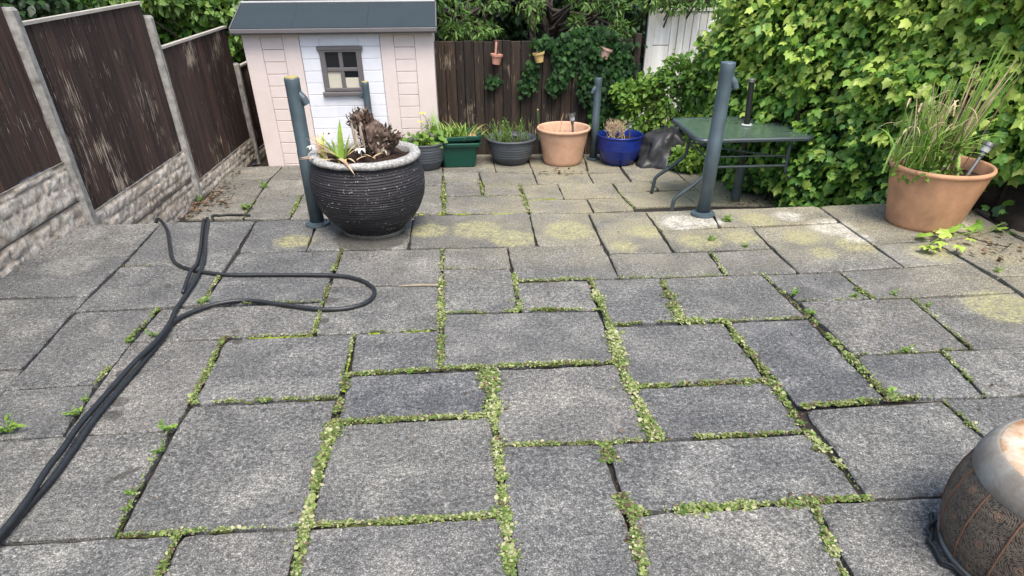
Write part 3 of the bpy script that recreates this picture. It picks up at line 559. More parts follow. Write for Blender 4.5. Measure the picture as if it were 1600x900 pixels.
def fpanel(y0, y1, z0, z1, nb, seed, lean=0.):
    rr = random.Random(seed)
    mb = MB()   # capping rail along the top and the backing rails
    def fb(mb, ya, za, yb, zb, xo0, xo1, b=0):
        mb.add([(fence_x(ya)+xo0, ya, za), (fence_x(ya)+xo1, ya, za), (fence_x(yb)+xo1, yb, za), (fence_x(yb)+xo0, yb, za),
                (fence_x(ya)+xo0, ya, zb), (fence_x(ya)+xo1, ya, zb), (fence_x(yb)+xo1, yb, zb), (fence_x(yb)+xo0, yb, zb)],
               [(0,3,2,1),(4,5,6,7),(0,1,5,4),(1,2,6,5),(2,3,7,6),(3,0,4,7)])
    fb(mb, y0, z1, y1, z1+.09, -.10, .11)
    pan = mb.build('fence_panel', M['cap'], fence)
    mb = MB()
    for zz in (z0+.3, (z0+z1)/2, z1-.4): fb(mb, y0, zz, y1, zz+.25, -.16, -.06)
    mb.build('rail', M['fence'], pan)
    wd = (y1-y0)/nb
    for k in range(nb):
        a = y0+k*wd-.03; b2 = y0+(k+1)*wd+.05; a = max(a, y0); b2 = min(b2, y1)
        x_th, x_tk = .020, .034+rr.uniform(-.004, .006); zt = z1-.002; zb = z0+rr.uniform(-.03, .03)
        fa, fb2 = fence_x(a), fence_x(b2)
        # feather-edge: thick side proud, ragged lower end
        V = [(fa-.05, a, zb), (fb2-.05, b2, zb), (fb2+x_th, b2, zb+.01), (fa+x_tk, a, zb), (fa-.05, a, zt), (fb2-.05, b2, zt), (fb2+x_th, b2, zt), (fa+x_tk, a, zt)]
        MB().add(V, [(0,1,2,3),(4,7,6,5),(0,4,5,1),(1,5,6,2),(2,6,7,3),(3,7,4,0)]).build('board', M['fence'], pan)
def cpost(y, zb, zt, seed):
    w_ = .24; x = fence_x(y); rr = random.Random(seed); V = []; zs = np.linspace(zb, zt-.08, 14)
    ring = [(-.2, -w_), (.06, -w_), (.24, -w_+.09), (.24, w_-.09), (.06, w_), (-.2, w_)]
    for z in zs:
        for (dx, dy) in ring: V.append((x+dx+.008*vn1(z*4, dx*9, dy*9, seed), y+dy+.012*vn1(z*4, dy*9, dx*9, seed+1), z))
    for (dx, dy) in ring: V.append((x+dx*.75, y+dy*.75, zt))
    n = 6; F = []
    for i in range(len(zs)):
        for k in range(n): F.append((i*n+k, i*n+(k+1)%n, (i+1)*n+(k+1)%n, (i+1)*n+k))
    F.append(tuple(len(zs)*n+k for k in range(n)))
    MB().add(V, F).build('concrete_post', M['conc'], fence)
PY = [15.45, 24.78, 34.02, 43.5, 52.6]
PT = [7.6, 5.98, 5.1, 2.25, 1.7]
for i, y in enumerate(PY): cpost(y, -2.85, PT[i], 40+i)
cpost(6.1, -2.85, 8., 39)
BAY = [(6.35, 15.2, 3.2, 8.6), (15.7, 24.54, 1.86, 7.31), (25.03, 33.78, .08, 5.5), (34.28, 43.25, -1.40, 3.88), (43.75, 52.3, -2.2, 1.98)]
for i, (a, b2, z0, z1) in enumerate(BAY):
    fpanel(a, b2, z0, z1, 14, 60+i)
    gravel_board(a, b2, z0-1.22, z0-.02, 80+i)
    if z0-2.5 > -3.2: gravel_board(a, b2, z0-2.5, z0-1.26, 90+i, .12)

rf = thing('fence', (4.5, 42.4, -2.6), 'old brown board fence with hanging pots behind the row of planters', 'fence')
x = -.84; k = 0; rr = random.Random(5)
MB().box(-.84, 42.5, 2.4, 9.95, 42.62, 2.7).box(-.84, 42.5, -1.6, 9.95, 42.62, -1.3).build('rail', M['fence2'], rf)
while x < 9.8:
    w_ = rr.uniform(.44, .6); x1 = min(x+w_, 9.95); tz = 3.24+rr.uniform(-.03, .03); th = .1+rr.uniform(-.02, .03)
    MB().bbox(x+.012, 42.4-th, -2.75, x1+.012-.03, 42.47, tz, .02).build('board', M['fence2'], rf); x += w_
MB().box(10.0, 42.2, -2.75, 10.35, 42.6, 3.5).build('post', M['fence2'], rf)

M['white'] = simple('weathered_white_paint', (.80,.78,.72), .6, .2, 6., .002, 80., stretch=(1,1,.1), c2=(.45,.43,.38))
wf = thing('fence', (13.5, 45.2, -2), 'off-white painted board panel standing behind the ivy at the back', 'fence')
MB().box(11.4, 45.35, -2.5, 16.6, 45.5, 4.2).build('backing', M['white'], wf)
MB().bbox(11.35, 45.12, -2.5, 11.75, 45.36, 4.36, .02).build('corner_post', M['white'], wf)
MB().bbox(11.75, 45.16, 4.26, 16.6, 45.36, 4.42, .02).build('top_rail', M['white'], wf)
x = 11.77
for k, w_ in enumerate((.95, .42, .42, .42, .42, .42, .42, .42, .42, .42)):
    if k == 0:
        MB().bbox(x, 45.2, -2.5, x+w_-.03, 45.34, 2.62, .02).build('board', M['white'], wf)
        MB().bbox(x, 45.19, 2.66, x+w_-.03, 45.34, 4.24, .02).build('board', M['white'], wf)
    else: MB().bbox(x, 45.22+.01*(k%2), -2.5, x+w_-.03, 45.34, 4.24, .02).build('board', M['white'], wf)
    x += w_

# ------------------------------------------------------------------ garden shed
def plastic(name, c, bmp=.0006, rough=.5):
    m, n, l, b = mat(name); p = geo_pos(n)
    st = vmul(n, l, p, (.25, 1, 1)); f = noise(n, l, st, 60., 5, .6); g_ = noise(n, l, p, 3., 4); gr = noise(n, l, vmul(n, l, p, (1,1,.3)), 7., 5, .7)
    k = mixc(n, l, 1., c, ramp(n, l, g_, [(.3, .93), (.7, 1.05)]), 'MULTIPLY')
    k = mixc(n, l, ramp(n, l, gr, [(.58, 0.), (.8, .3)]), k, tuple(x*.62 for x in c))
    l.new(k, b.inputs['Base Color']); b.inputs['Roughness'].default_value = rough; bump(n, l, b, f, bmp*3)
    return m
M['shed'] = plastic('beige_shed_plastic', (.62,.535,.50)); M['shedw'] = plastic('white_shed_plastic', (.66,.67,.71))
M['taupe'] = plastic('taupe_plastic', (.118,.108,.110)); M['roof'] = plastic('slate_blue_roof', (.018,.030,.036), .001, .8)
M['rooft'] = plastic('roof_trim', (.30,.31,.31))
M['glass'] = simple('dark_window_glass', (.012,.014,.016), .08, .1, 3.)
M['blind'] = simple('cream_blind', (.50,.47,.38), .7, .1, 3.)
M['dark'] = simple('shed_inside', (.02,.02,.02), .9)
sh = thing('garden_shed', (-5.5, 39.9, -2.3), 'small beige and white plastic garden shed with slate blue roof', 'shed')
Y = 39.9
# walls: left and right front panels with recessed shutter columns, side walls
mb = MB()
def wallpanel(x0, x1, sx0, sx1, sz0, sz1):
    mb.bbox(x0, Y, -2.3, sx0, Y+.2, 3.93, .02); mb.bbox(sx1, Y, -2.3, x1, Y+.2, 3.93, .02)
    mb.bbox(sx0-.001, Y+.003, sz1, sx1+.001, Y+.2, 3.93, .015); mb.box(sx0, Y+.08, -2.3, sx1, Y+.2, sz1)
wallpanel(-10.15, -7.42, -9.28, -8.22, -2.3, 3.76); wallpanel(-3.46, -.82, -2.78, -1.74, -2.3, 3.80)
mb.box(-10.15, Y+.2, -2.3, -9.95, 45.2, 4.3); mb.box(-1.02, Y+.2, -2.3, -.82, 45.2, 4.3); mb.box(-9.95, 45.0, -2.3, -1.02, 45.2, 4.6)
mb.box(-7.42, Y+.04, 3.86, -3.46, Y+.2, 3.93)
wall = mb.build('wall', M['shed'], sh)
for (x0, x1, zt) in ((-9.28, -8.22, 3.76), (-2.78, -1.74, 3.80)):
    z = zt
    while z > -2.2:
        MB().bbox(x0+.012, Y+.012, z-.515, x1-.012, Y+.09, z-.005, .016).build('shutter_slat', M['shed'], wall); z -= .53
# corner ribs
door = MB().box(-7.41, Y+.12, -2.3, -3.47, Y+.19, 3.86).build('door', M['shedw'], sh)
zs = [3.86-.0, 3.33]+[3.33-.527*k for k in range(1, 11)]
wx0, wx1, wz0, wz1 = -6.52, -4.45, 1.26, 3.36
for a, b2 in zip(zs, zs[1:]):
    top, bot = a-.012, b2+.012
    def plank(x0, x1, z0, z1):
        if z1-z0 > .03: MB().bbox(x0, Y+.03, z0-.008, x1, Y+.12, z1+.008, .022).build('siding_board', M['shedw'], door)
    if bot < wz1 and top > wz0:
        plank(-7.40, wx0+.08, bot, top); plank(wx1-.08, -3.48, bot, top)
        if top > wz1: plank(wx0+.08, wx1-.08, wz1, top)
        if bot < wz0: plank(wx0+.08, wx1-.08, bot, wz0)
    else: plank(-7.40, -3.48, bot, top)
win = MB()
t_ = .27
win.bbox(wx0, Y-.07, wz0+.1, wx0+t_, Y+.08, wz1-.12, .02); win.bbox(wx1-t_, Y-.07, wz0+.1, wx1, Y+.08, wz1-.12, .02)
win.bbox(wx0-.09, Y-.1, wz1-.18, wx1+.09, Y+.08, wz1, .025); win.bbox(wx0-.04, Y-.08, wz1-.26, wx1+.04, Y+.08, wz1-.18, .02)
win.bbox(wx0+.06, Y-.08, wz0+.12, wx1-.06, Y+.08, wz0+.28, .02); win.bbox(wx0-.1, Y-.16, wz0-.08, wx1+.1, Y+.08, wz0+.1, .025)
win.bbox(-5.6, Y-.045, wz0+.28, -5.4, Y+.08, wz1-.26, .02); win.bbox(wx0+t_, Y-.055, 2.27, wx1-t_, Y+.08, 2.43, .02)
wo = win.build('window', M['taupe'], sh)
for (a, b2, c_, d) in ((-6.26, 2.42, -5.58, 3.12), (-5.42, 2.42, -4.7, 3.12), (-6.26, 1.5, -5.58, 2.3), (-5.42, 1.5, -4.7, 2.3)):
    MB().box(a, Y+.045, b2, c_, Y+.06, d).build('pane', M['glass'], wo)
MB().bbox(-6.26, Y+.03, 1.5, -5.6, Y+.044, 2.27, .004).build('blind', M['blind'], wo)
MB().bbox(-5.4, Y+.03, 1.5, -4.72, Y+.044, 1.98, .004).build('blind', M['blind'], wo)
# roof: front slope in three sheets, back slope, fascia, ridge, ends
ex0, ex1, ey, ez, ry, rz = -10.45, -.66, 39.4, 4.17, 42.5, 4.98
mb = MB()
for (a, b2) in ((ex0, -7.6), (-7.592, -4.0), (-3.992, ex1)):
    mb.add([(a, ey, ez), (b2, ey, ez), (b2, ry, rz), (a, ry, rz), (a, ey, ez-.06), (b2, ey, ez-.06), (b2, ry, rz-.06), (a, ry, rz-.06)], [(0,1,2,3),(7,6,5,4),(0,4,5,1),(1,5,6,2),(3,7,4,0),(2,6,7,3)])
mb.add([(ex0, 45.6, ez), (ex1, 45.6, ez), (ex1, ry, rz), (ex0, ry, rz), (ex0, 45.6, ez-.06), (ex1, 45.6, ez-.06), (ex1, ry, rz-.06), (ex0, ry, rz-.06)], [(3,2,1,0),(4,5,6,7),(1,5,4,0)])
for sx in (-10.1, -.86):
    mb.add([(sx, ey+.6, 3.9), (sx, 45.2, 3.9), (sx, ry, rz-.07), (sx+.1, ey+.6, 3.9), (sx+.1, 45.2, 3.9), (sx+.1, ry, rz-.07)], [(0,1,2),(5,4,3),(0,2,5,3)])
roof = mb.build('roof', M['roof'], sh)
MB().bbox(ex0-.06, ey-.09, 3.96, ex1+.06, ey-.005, 4.14, .02).box(ex0-.05, ey, 3.9, ex1+.05, ey+.5, 3.955).build('fascia', M['taupe'], roof)
MB().tube([(ex0, ry-.05, rz+.03), (ex1, ry-.05, rz+.03)], .07, 6).build('ridge', M['rooft'], roof)
for sx in (ex0-.07, ex1+.005):
    MB().add([(sx, ey-.02, ez-.1), (sx+.065, ey-.02, ez-.1), (sx+.065, ry, rz-.1), (sx, ry, rz-.1), (sx, ey-.02, ez+.035), (sx+.065, ey-.02, ez+.035), (sx+.065, ry, rz+.035), (sx, ry, rz+.035)],
             [(0,3,2,1),(4,5,6,7),(0,1,5,4),(1,2,6,5),(2,3,7,6),(3,0,4,7)]).build('barge_board', M['taupe'], roof)
MB().box(-9.9, 41.3, -2.3, -1.05, 41.4, 4.4).build('inner_partition', M['dark'], sh)

# ------------------------------------------------------------------ handrail posts
M['post'] = simple('blue_grey_metal', (.060,.085,.098), .38, .25, 10., .0008, 200., .5, c2=(.045,.065,.075))
M['ochre'] = simple('ochre_post_end', (.40,.33,.12), .7, .3, 30.)
def hpost(x, y, z, h, r, a, label, cap):
    t = thing('handrail_post', (x, y, z), label, 'post', 'blue grey posts of a missing handrail')
    MB().lathe((x, y, z), [(r*1.72, 0), (r*1.75, .035), (r*1.7, .09), (r*1.2, .10), (r*1.03, .12)], 28, capt=True).build('base_flange', M['post'], t, smooth=False)
    p = MB().lathe((x, y, z), [(r, .1), (r, h*.535), (r*.95, h*.54), (r*.95, h-.25), (r*.97, h-.03), (r*.90, h)], 28, capt=True).build('tube', M['post'], t, smooth=False)
    for pl in p.data.polygons: pl.use_smooth = len(pl.vertices) == 4
    d = Vector((math.cos(a), math.sin(a), 0)); c = Vector((x, y, z+h-.62))
    MB().tube([c+d*r*.6+Vector((0,0,.20)), c+d*(r*1.15)+Vector((0,0,.08)), c+d*(r*1.5)-Vector((0,0,.08))], [r*.50, r*.50, r*.44], 14).build('rail_socket', M['post'], t, smooth=False)
    if cap: MB().lathe((x, y, z+h), [(r*.86, -.01), (r*.84, .03)], 20, capt=True).build('end_cap', M['ochre'], t)
    for k in range(4):
        b_a = a+.8+k*math.pi/2; MB().lathe((x+math.cos(b_a)*r*1.38, y+math.sin(b_a)*r*1.38, z+.1), [(.035, 0), (.03, .02)], 6, capt=True).build('bolt', M['post'], t)
hpost(-4.73, 23.3, 0, 4.3, .235, -.2, 'blue grey round post standing left of the big ribbed pot', True)
hpost(8.45, 23.2, 0, 4.55, .235, -.3, 'blue grey round post standing in front of the glass table', False)
hpost(7.63, 39.6, -2.1, 3.95, .21, math.pi+.3, 'blue grey round post between the terracotta and blue pots', False)
hpost(-4.36, 39.2, -2.1, 3.98, .20, math.pi-.1, 'blue grey post rising behind the stump in front of the shed window', True)
# ------------------------------------------------------------------ pots and planters
def ribbed(name, c, c2, rough, pale=None, zs=90., dist=.004, amt=.6):
    m, n, l, b = mat(name); p = objc(n)
    sc = vmul(n, l, p, (.06, .06, 1)); f = noise(n, l, sc, zs, 3, .6, .2); g_ = noise(n, l, p, 60., 5, .75); big = noise(n, l, p, 5., 3)
    k = ramp(n, l, big, [(.3, c2), (.7, c)])
    if pale:
        k = mixc(n, l, mth(n, l, 'MULTIPLY', ramp(n, l, mth(n, l, 'ADD', g_, mth(n, l, 'MULTIPLY', mth(n, l, 'SUBTRACT', f, .5), .45)), [(.63, 0.), (.69, 1.)]), amt), k, pale)
    l.new(k, b.inputs['Base Color']); b.inputs['Roughness'].default_value = rough; bump(n, l, b, mth(n, l, 'ADD', f, mth(n, l, 'MULTIPLY', g_, .35)), dist)
    return m
M['bigpot'] = ribbed('charcoal_glaze', (.020,.017,.020), (.010,.009,.011), .68, (.55,.53,.50), 95., .004, .7)
M['stonerim'] = simple('pale_stone_rim', (.46,.45,.42), .85, .5, 70., .006, 160., .3, c2=(.11,.105,.095), detail=8)
M['compost'] = simple('compost', (.040,.024,.016), .95, .6, 60., .008, 150., .2)
M['terra'] = simple('terracotta', (.56,.34,.225), .75, .2, 7., .0015, 120., .3, c2=(.45,.27,.175))
M['terra2'] = simple('stained_terracotta', (.50,.265,.15), .75, .3, 5., .0015, 120., .3, c2=(.33,.185,.105))
M['greypot'] = ribbed('grey_ribbed_pot', (.075,.085,.098), (.052,.060,.070), .55, None, 60., .004)
M['bluepot'] = ribbed('blue_glaze', (.010,.028,.20), (.006,.016,.13), .22, None, 75., .003)
M['greenp'] = plastic('green_plastic', (.003,.055,.036), .0004, .38)
M['steel'] = simple('brushed_steel', (.32,.31,.29), .42, .2, 40., metal=.85)
M['lens'] = simple('clear_lens', (.45,.47,.46), .15, .1, 4.)
M['black'] = simple('black_plastic', (.015,.015,.016), .45, .2, 10.)

def disc_soil(name, c, r, parent, seed, amp=.05, m='compost'):
    V = [(c[0], c[1], c[2]+amp)]; F = []; n = 36; rings = 9
    for i in range(1, rings+1):
        for k in range(n):
            a = 2*math.pi*k/n; q = r*i/rings
            x, y = c[0]+q*math.cos(a), c[1]+q*math.sin(a)
            V.append((x, y, c[2]+amp*(1-(i/rings)**2)+amp*.9*vn1(x*4, y*4, seed)+amp*.5*vn1(x*11, y*11, seed)))
    for k in range(n): F.append((0, 1+k, 1+(k+1)%n))
    for i in range(rings-1):
        for k in range(n): F.append((1+i*n+k, 1+(i+1)*n+k, 1+(i+1)*n+(k+1)%n, 1+i*n+(k+1)%n))
    MB().add(V, F).build(name, M[m], parent, smooth=True)

# the big ribbed pot with a pale stone rim
bc = (-2.80, 22.72, 0)
bp = thing('plant_pot', bc, 'huge charcoal ribbed pot with pale speckled stone rim near the step', 'plant pot')
prof = []
NP = 230
ctrl = [(0, .98), (.12, 1.0), (.25, 1.13), (.5, 1.41), (.8, 1.61), (1.1, 1.73), (1.4, 1.785), (1.7, 1.78), (1.95, 1.70), (2.12, 1.61), (2.22, 1.57)]
cz = [c[0] for c in ctrl]; cr_ = [c[1] for c in ctrl]
for i in range(NP+1):
    z = 2.22*i/NP; r = float(np.interp(z, cz, cr_)); prof.append((r, z))
def wobp(r, z, a):
    g_ = 0
    if .18 < z < 2.18:
        ph = z*86+.9*math.sin(a*2+z*3)+.9*vn1(math.cos(a)*1.6, math.sin(a)*1.6, z*2.5, 33)
        g_ = .017*math.sin(ph)*(.6+.5*vn1(math.cos(a)*2, math.sin(a)*2, z*5, 31))
    return r+g_, z
body = MB().lathe(bc, prof, 96, wobp).build('body', M['bigpot'], bp, smooth=True)
rim = [(1.55, 2.19), (1.67, 2.22), (1.72, 2.28), (1.71, 2.35), (1.65, 2.39), (1.54, 2.40), (1.43, 2.37), (1.39, 2.30), (1.40, 2.1)]
MB().lathe(bc, rim, 72, lambda r, z, a: (r+.022*vn1(math.cos(a)*5, math.sin(a)*5, z*6, 2), z+.022*vn1(math.cos(a)*4, math.sin(a)*4, z*5, 3)), capb=False).build('rim', M['stonerim'], bp, smooth=True)
MB().lathe(bc, [(1.02, -.0), (1.04, .06), (1.0, .09)], 48, lambda r, z, a: (r+.02*vn1(math.cos(a)*4, math.sin(a)*4, 1, 8), z)).build('foot', M['riser'], bp)
disc_soil('soil', (bc[0], bc[1], 2.2), 1.4, bp, 3, .06)

# dead stump
M['bark'] = simple('dead_bark', (.15,.105,.08), .9, .6, 22., .010, 70., .2, c2=(.018,.012,.009), detail=8, stretch=(1,1,.5))
M['bark_pale'] = simple('bleached_wood', (.42,.36,.29), .85, .5, 30., .004, 80., .2, c2=(.12,.08,.06), stretch=(1,1,.3))
stp = thing('tree_stump', (-2.75, 22.95, 2.25), 'gnarled dead brown stump standing in the big ribbed pot', 'stump')
def gnarl(path_, rads, seed, mname, part, n=36, amp=.26):
    pts = [Vector(p) for p in path_]; sub = []; rs = []
    for i in range(len(pts)-1):
        for k in range(7):
            t = k/7; sub.append(pts[i].lerp(pts[i+1], t)); rs.append(rads[i]*(1-t)+rads[i+1]*t)
    sub.append(pts[-1]); rs.append(rads[-1])
    mb = MB(); mb.tube(sub, rs, n)
    V = np.array(mb.v); P0 = V.copy()
    cen = np.repeat(np.array([list(p) for p in sub]), n, axis=0)
    d = V-cen; d /= np.linalg.norm(d, axis=1)[:,None]+1e-9
    rr_ = np.repeat(np.array(rs), n)
    f = (vnoise(P0*np.array([3.2, 3.2, 1.6]), seed)*.9+vnoise(P0*np.array([8, 8, 3.5]), seed+1)*.6+vnoise(P0*np.array([17, 17, 9]), seed+2)*.35)
    V = V+d*(f*rr_*amp*3)[:,None]
    mb.v = [tuple(v) for v in V]
    return mb.build(part, M[mname], stp, smooth=False)
gnarl([(-2.35, 22.85, 2.12), (-2.4, 22.85, 2.5), (-2.62, 22.9, 2.95), (-2.80, 22.95, 3.22)], [.30, .36, .38, .30], 50, 'bark', 'trunk')
gnarl([(-2.4, 22.85, 2.5), (-2.2, 22.75, 2.82), (-2.1, 22.7, 3.0)], [.3, .19, .14], 54, 'bark', 'branch')
gnarl([(-2.25, 22.75, 2.45), (-1.95, 22.68, 2.6), (-1.72, 22.65, 2.82)], [.24, .12, .085], 57, 'bark', 'branch')
gnarl([(-2.95, 22.85, 3.02), (-2.9, 22.85, 3.25), (-2.72, 22.95, 3.34)], [.19, .21, .11], 58, 'bark', 'branch')
for k, (a, b2) in enumerate([((-3.05, 22.5, 3.2), (-2.98, 22.42, 2.45)), ((-2.8, 22.42, 3.15), (-2.72, 22.36, 2.55)), ((-2.62, 22.5, 3.05), (-2.5, 22.38, 2.4)), ((-2.95, 22.45, 3.05), (-2.86, 22.38, 2.3))]):
    m_ = [(a[i]+b2[i])/2+R.uniform(-.04, .04) for i in range(3)]
    MB().tube([a, m_, b2], [.03, .055, .02], 6).build('bark_strip', M['bark_pale'], stp)

# ragged flakes, split fibres and broken stubs all over the stump
M['flake'] = leafmat('bark_flake', [(.0, (.02,.012,.008)), (.55, (.11,.07,.05)), (.8, (.30,.24,.18)), (1., (.55,.50,.42))], .02, .9, .15)
fp = []; fd = []; fn = []
AX = [((-2.35, 22.85, 2.2), (-2.62, 22.9, 2.95), .37), ((-2.62, 22.9, 2.9), (-2.85, 22.92, 3.3), .36), ((-2.4, 22.8, 2.5), (-2.1, 22.7, 3.02), .22), ((-2.25, 22.75, 2.45), (-1.72, 22.65, 2.86), .17), ((-2.95, 22.85, 3.1), (-2.72, 22.95, 3.4), .24)]
for (a, b2, r) in AX:
    for _ in range(int(150*r*2)+40):
        t = R.random(); c = Vector(a).lerp(Vector(b2), t); th = R.uniform(0, 6.28); o_ = Vector((math.cos(th), math.sin(th), R.gauss(0, .25)))
        fp.append(tuple(c+o_*r*R.uniform(.8, 1.12))); fn.append(tuple(o_)); ax = (Vector(b2)-Vector(a)).normalized(); fd.append(tuple(ax*R.choice((1, 1, -1))+o_*R.uniform(0, .9)+Vector((R.gauss(0, .3), R.gauss(0, .3), R.gauss(0, .2)))))
fp, fn, fd = np.array(fp), np.array(fn), np.array(fd)
leaves('bark_flake', fp, fn, fd, NR.uniform(.07, .24, len(fp)), T_oval(.20, .03), M['flake'], stp, None, np.clip(NR.rand(len(fp))**1.4, 0, 1))['kind'] = 'stuff'

# iris-like plants: strap leaves, green ones and dead curled ones
def strap(mb, base, az, ln, wd, rise, droop, segs=9, twist=0.):
    pts = []; x, y, z = base; el = rise
    for i in range(segs+1):
        pts.append((x, y, z)); s_ = ln/segs
        x += math.cos(az)*math.cos(el)*s_; y += math.sin(az)*math.cos(el)*s_; z += math.sin(el)*s_; el -= droop/segs; az += twist/segs
    L_, R_ = [], []
    for i, p in enumerate(pts):
        t = i/segs; w_ = wd*(math.sin(math.pi*min(1, .25+t*.78))**.8)*(1 if t < 1 else .05)
        nx, ny = -math.sin(az), math.cos(az); fold = w_*.35
        L_.append((p[0]+nx*w_, p[1]+ny*w_, p[2]+fold)); R_.append((p[0]-nx*w_, p[1]-ny*w_, p[2]+fold))
    V = []; F = []
    for a, c, b2 in zip(L_, pts, R_): V += [a, c, b2]
    for i in range(segs): F += [(3*i, 3*i+1, 3*i+4, 3*i+3), (3*i+1, 3*i+2, 3*i+5, 3*i+4)]
    mb.add(V, F)
M['strap_g'] = simple('strap_leaf_green', (.20,.30,.04), .45, .4, 12., c2=(.11,.20,.03)); M['strap_y'] = simple('strap_leaf_yellow', (.40,.38,.10), .55, .4, 14., c2=(.26,.24,.05)); M['strap_d'] = simple('strap_leaf_dead', (.50,.38,.24), .8, .4, 16., c2=(.26,.15,.09))
ir = thing('iris_plant', (-3.6, 22.2, 2.25), 'iris plant with green blades and dead curling leaves in the big pot', 'plant')
def S(name, m, base, az, ln, wd, rise, droop, tw=0.):
    mb = MB(); strap(mb, base, az, ln, wd, rise, droop, 10, tw); mb.build(name, M[m], ir)
b0 = (-3.42, 22.1, 2.25)
S('leaf', 'strap_g', b0, 1.2, 1.15, .10, 1.50, .25); S('leaf', 'strap_g', (-3.35, 22.1, 2.25), .6, .8, .07, 1.3, .3)
for az, ln, wd, ri, dr, m_ in ((2.7, 1.15, .06, .75, .35, 'strap_y'), (2.4, .95, .05, .9, .4, 'strap_g'), (2.95, 1.25, .045, .6, .2, 'strap_d'), (.15, .95, .05, .6, .2, 'strap_d'), (.4, .7, .05, .9, .4, 'strap_y'), (3.5, .8, .06, .8, .7, 'strap_y'),
                               (2.1, .7, .06, 1.1, .4, 'strap_g'), (3.9, .7, .05, .5, .9, 'strap_d'), (5.0, .55, .06, .7, 1., 'strap_y'), (5.6, .5, .05, .5, 1.2, 'strap_d'), (2.8, .6, .06, .5, .3, 'strap_g')):
    S('leaf', m_, (b0[0]+R.uniform(-.12, .12), b0[1]+R.uniform(-.1, .1), 2.25), az, ln, wd, ri, dr)
b1 = (-4.0, 22.35, 2.25)
for az, ln, wd, ri, dr, m_ in ((2.2, .85, .05, 1.1, 1.6, 'strap_d'), (1.3, .8, .07, 1.35, .5, 'strap_y'), (1.7, .9, .06, 1.4, 1.3, 'strap_d'), (4.4, .55, .05, .9, .8, 'strap_g'), (3.1, .6, .05, .2, .3, 'strap_g'), (3.3, .75, .07, .35, .5, 'strap_d')):
    S('leaf', m_, (b1[0]+R.uniform(-.1, .1), b1[1]+R.uniform(-.1, .1), 2.25), az, ln, wd, ri, dr)
# dead leaves hanging over the rim and lying across the soil
S('leaf', 'strap_d', (-3.55, 21.75, 2.34), 5.15, 1.25, .075, .45, 1.35, .35); S('leaf', 'strap_d', (-3.75, 21.95, 2.3), 3.3, .95, .05, .25, .3, .2); S('leaf', 'strap_y', (-3.5, 21.9, 2.3), 4.9, .7, .06, .5, .9)
for p_, az in (((-2.95, 21.9, 2.32), .2), ((-2.5, 22.2, 2.3), .5), ((-2.9, 22.2, 2.35), 5.5)): S('leaf', 'strap_d', p_, az, .55, .035, .5, 1.0, .4)
wh = (.72,.68,.60); M['wilt'] = simple('wilted_flower', wh, .8, .3, 20.)
for p_, s_ in (((-3.72, 22.15, 2.98), .20), ((-2.82, 22.05, 2.52), .17), ((-4.30, 22.25, 2.6), .13)):
    mb = MB()
    for k in range(6): strap(mb, p_, k*1.05+.3, s_*1.5, s_*.35, .9, 2.6, 5)
    mb.build('wilted_flower', M['wilt'], ir)

def stack_pot(loc, prof, label, m, seed, wob=None, nseg=56, rimprof=None, name='plant_pot', n_sm=True, innerz=None, soil=True, soilr=None):
    t = thing(name, loc, label, 'plant pot')
    b_ = MB().lathe(loc, prof, nseg, wob).build('body', M[m], t, smooth=n_sm)
    if rimprof: MB().lathe(loc, rimprof, nseg, wob, capb=False).build('rim', M[m], t, smooth=n_sm)
    if soil: disc_soil('soil', (loc[0], loc[1], loc[2]+innerz), soilr, t, seed)
    return t
def dense(ctrl, n):
    zz = [c[0] for c in ctrl]; rr_ = [c[1] for c in ctrl]
    return [(float(np.interp(zz[0]+(zz[-1]-zz[0])*i/n, zz, rr_)), zz[0]+(zz[-1]-zz[0])*i/n) for i in range(n+1)]
def ribw(amp, fr): return lambda r, z, a: (r+amp*math.sin(z*fr+.5*math.sin(a*3))*(.7+.3*vn1(math.cos(a)*2, math.sin(a)*2, z*6, 3)), z)
# right-hand terracotta pot
rc = (15.50, 21.75, 0)
tp = stack_pot(rc, dense([(0, 1.10), (.1, 1.13), (1.62, 1.47), (1.72, 1.50)], 14), 'large orange terracotta pot of tall grass by the right ivy', 'terra2', 4,
               rimprof=[(1.50, 1.72), (1.54, 1.75), (1.55, 1.81), (1.52, 1.86), (1.46, 1.87), (1.42, 1.83), (1.38, 1.45)], innerz=1.5, soilr=1.41)
# back row
def c2(x, y): return (x, y, -2.1)
p0 = c2(-1.62, 38.75)
stack_pot(p0, dense([(0, .72), (.05, .78), (.4, .98), (.9, 1.10), (1.22, 1.14)], 40), 'small dark grey ribbed pot with yellow flowers behind the big pot', 'greypot', 5, ribw(.012, 48), rimprof=[(1.14, 1.22), (1.18, 1.25), (1.17, 1.3), (1.1, 1.3), (1.05, 1.1)], innerz=1.12, soilr=1.08)
p2 = c2(3.06, 39.45)
stack_pot(p2, dense([(0, .78), (.05, .86), (.35, 1.10), (.8, 1.24), (1.15, 1.30)], 40), 'grey ribbed bowl planter between green planter and terracotta pot', 'greypot', 6, ribw(.014, 50), rimprof=[(1.30, 1.15), (1.37, 1.18), (1.37, 1.25), (1.30, 1.27), (1.24, 1.24), (1.16, .9)], innerz=.92, soilr=1.15)
p3 = c2(5.84, 39.15)
stack_pot(p3, dense([(0, .98), (.06, 1.03), (.8, 1.17), (1.6, 1.34)], 14), 'pale orange terracotta pot with solar light in the back row', 'terra', 7,
          rimprof=[(1.34, 1.60), (1.42, 1.63), (1.44, 1.72), (1.40, 1.77), (1.34, 1.76), (1.31, 1.7), (1.2, 1.0)], innerz=1.2, soilr=1.26)
p4 = c2(8.86, 38.75)
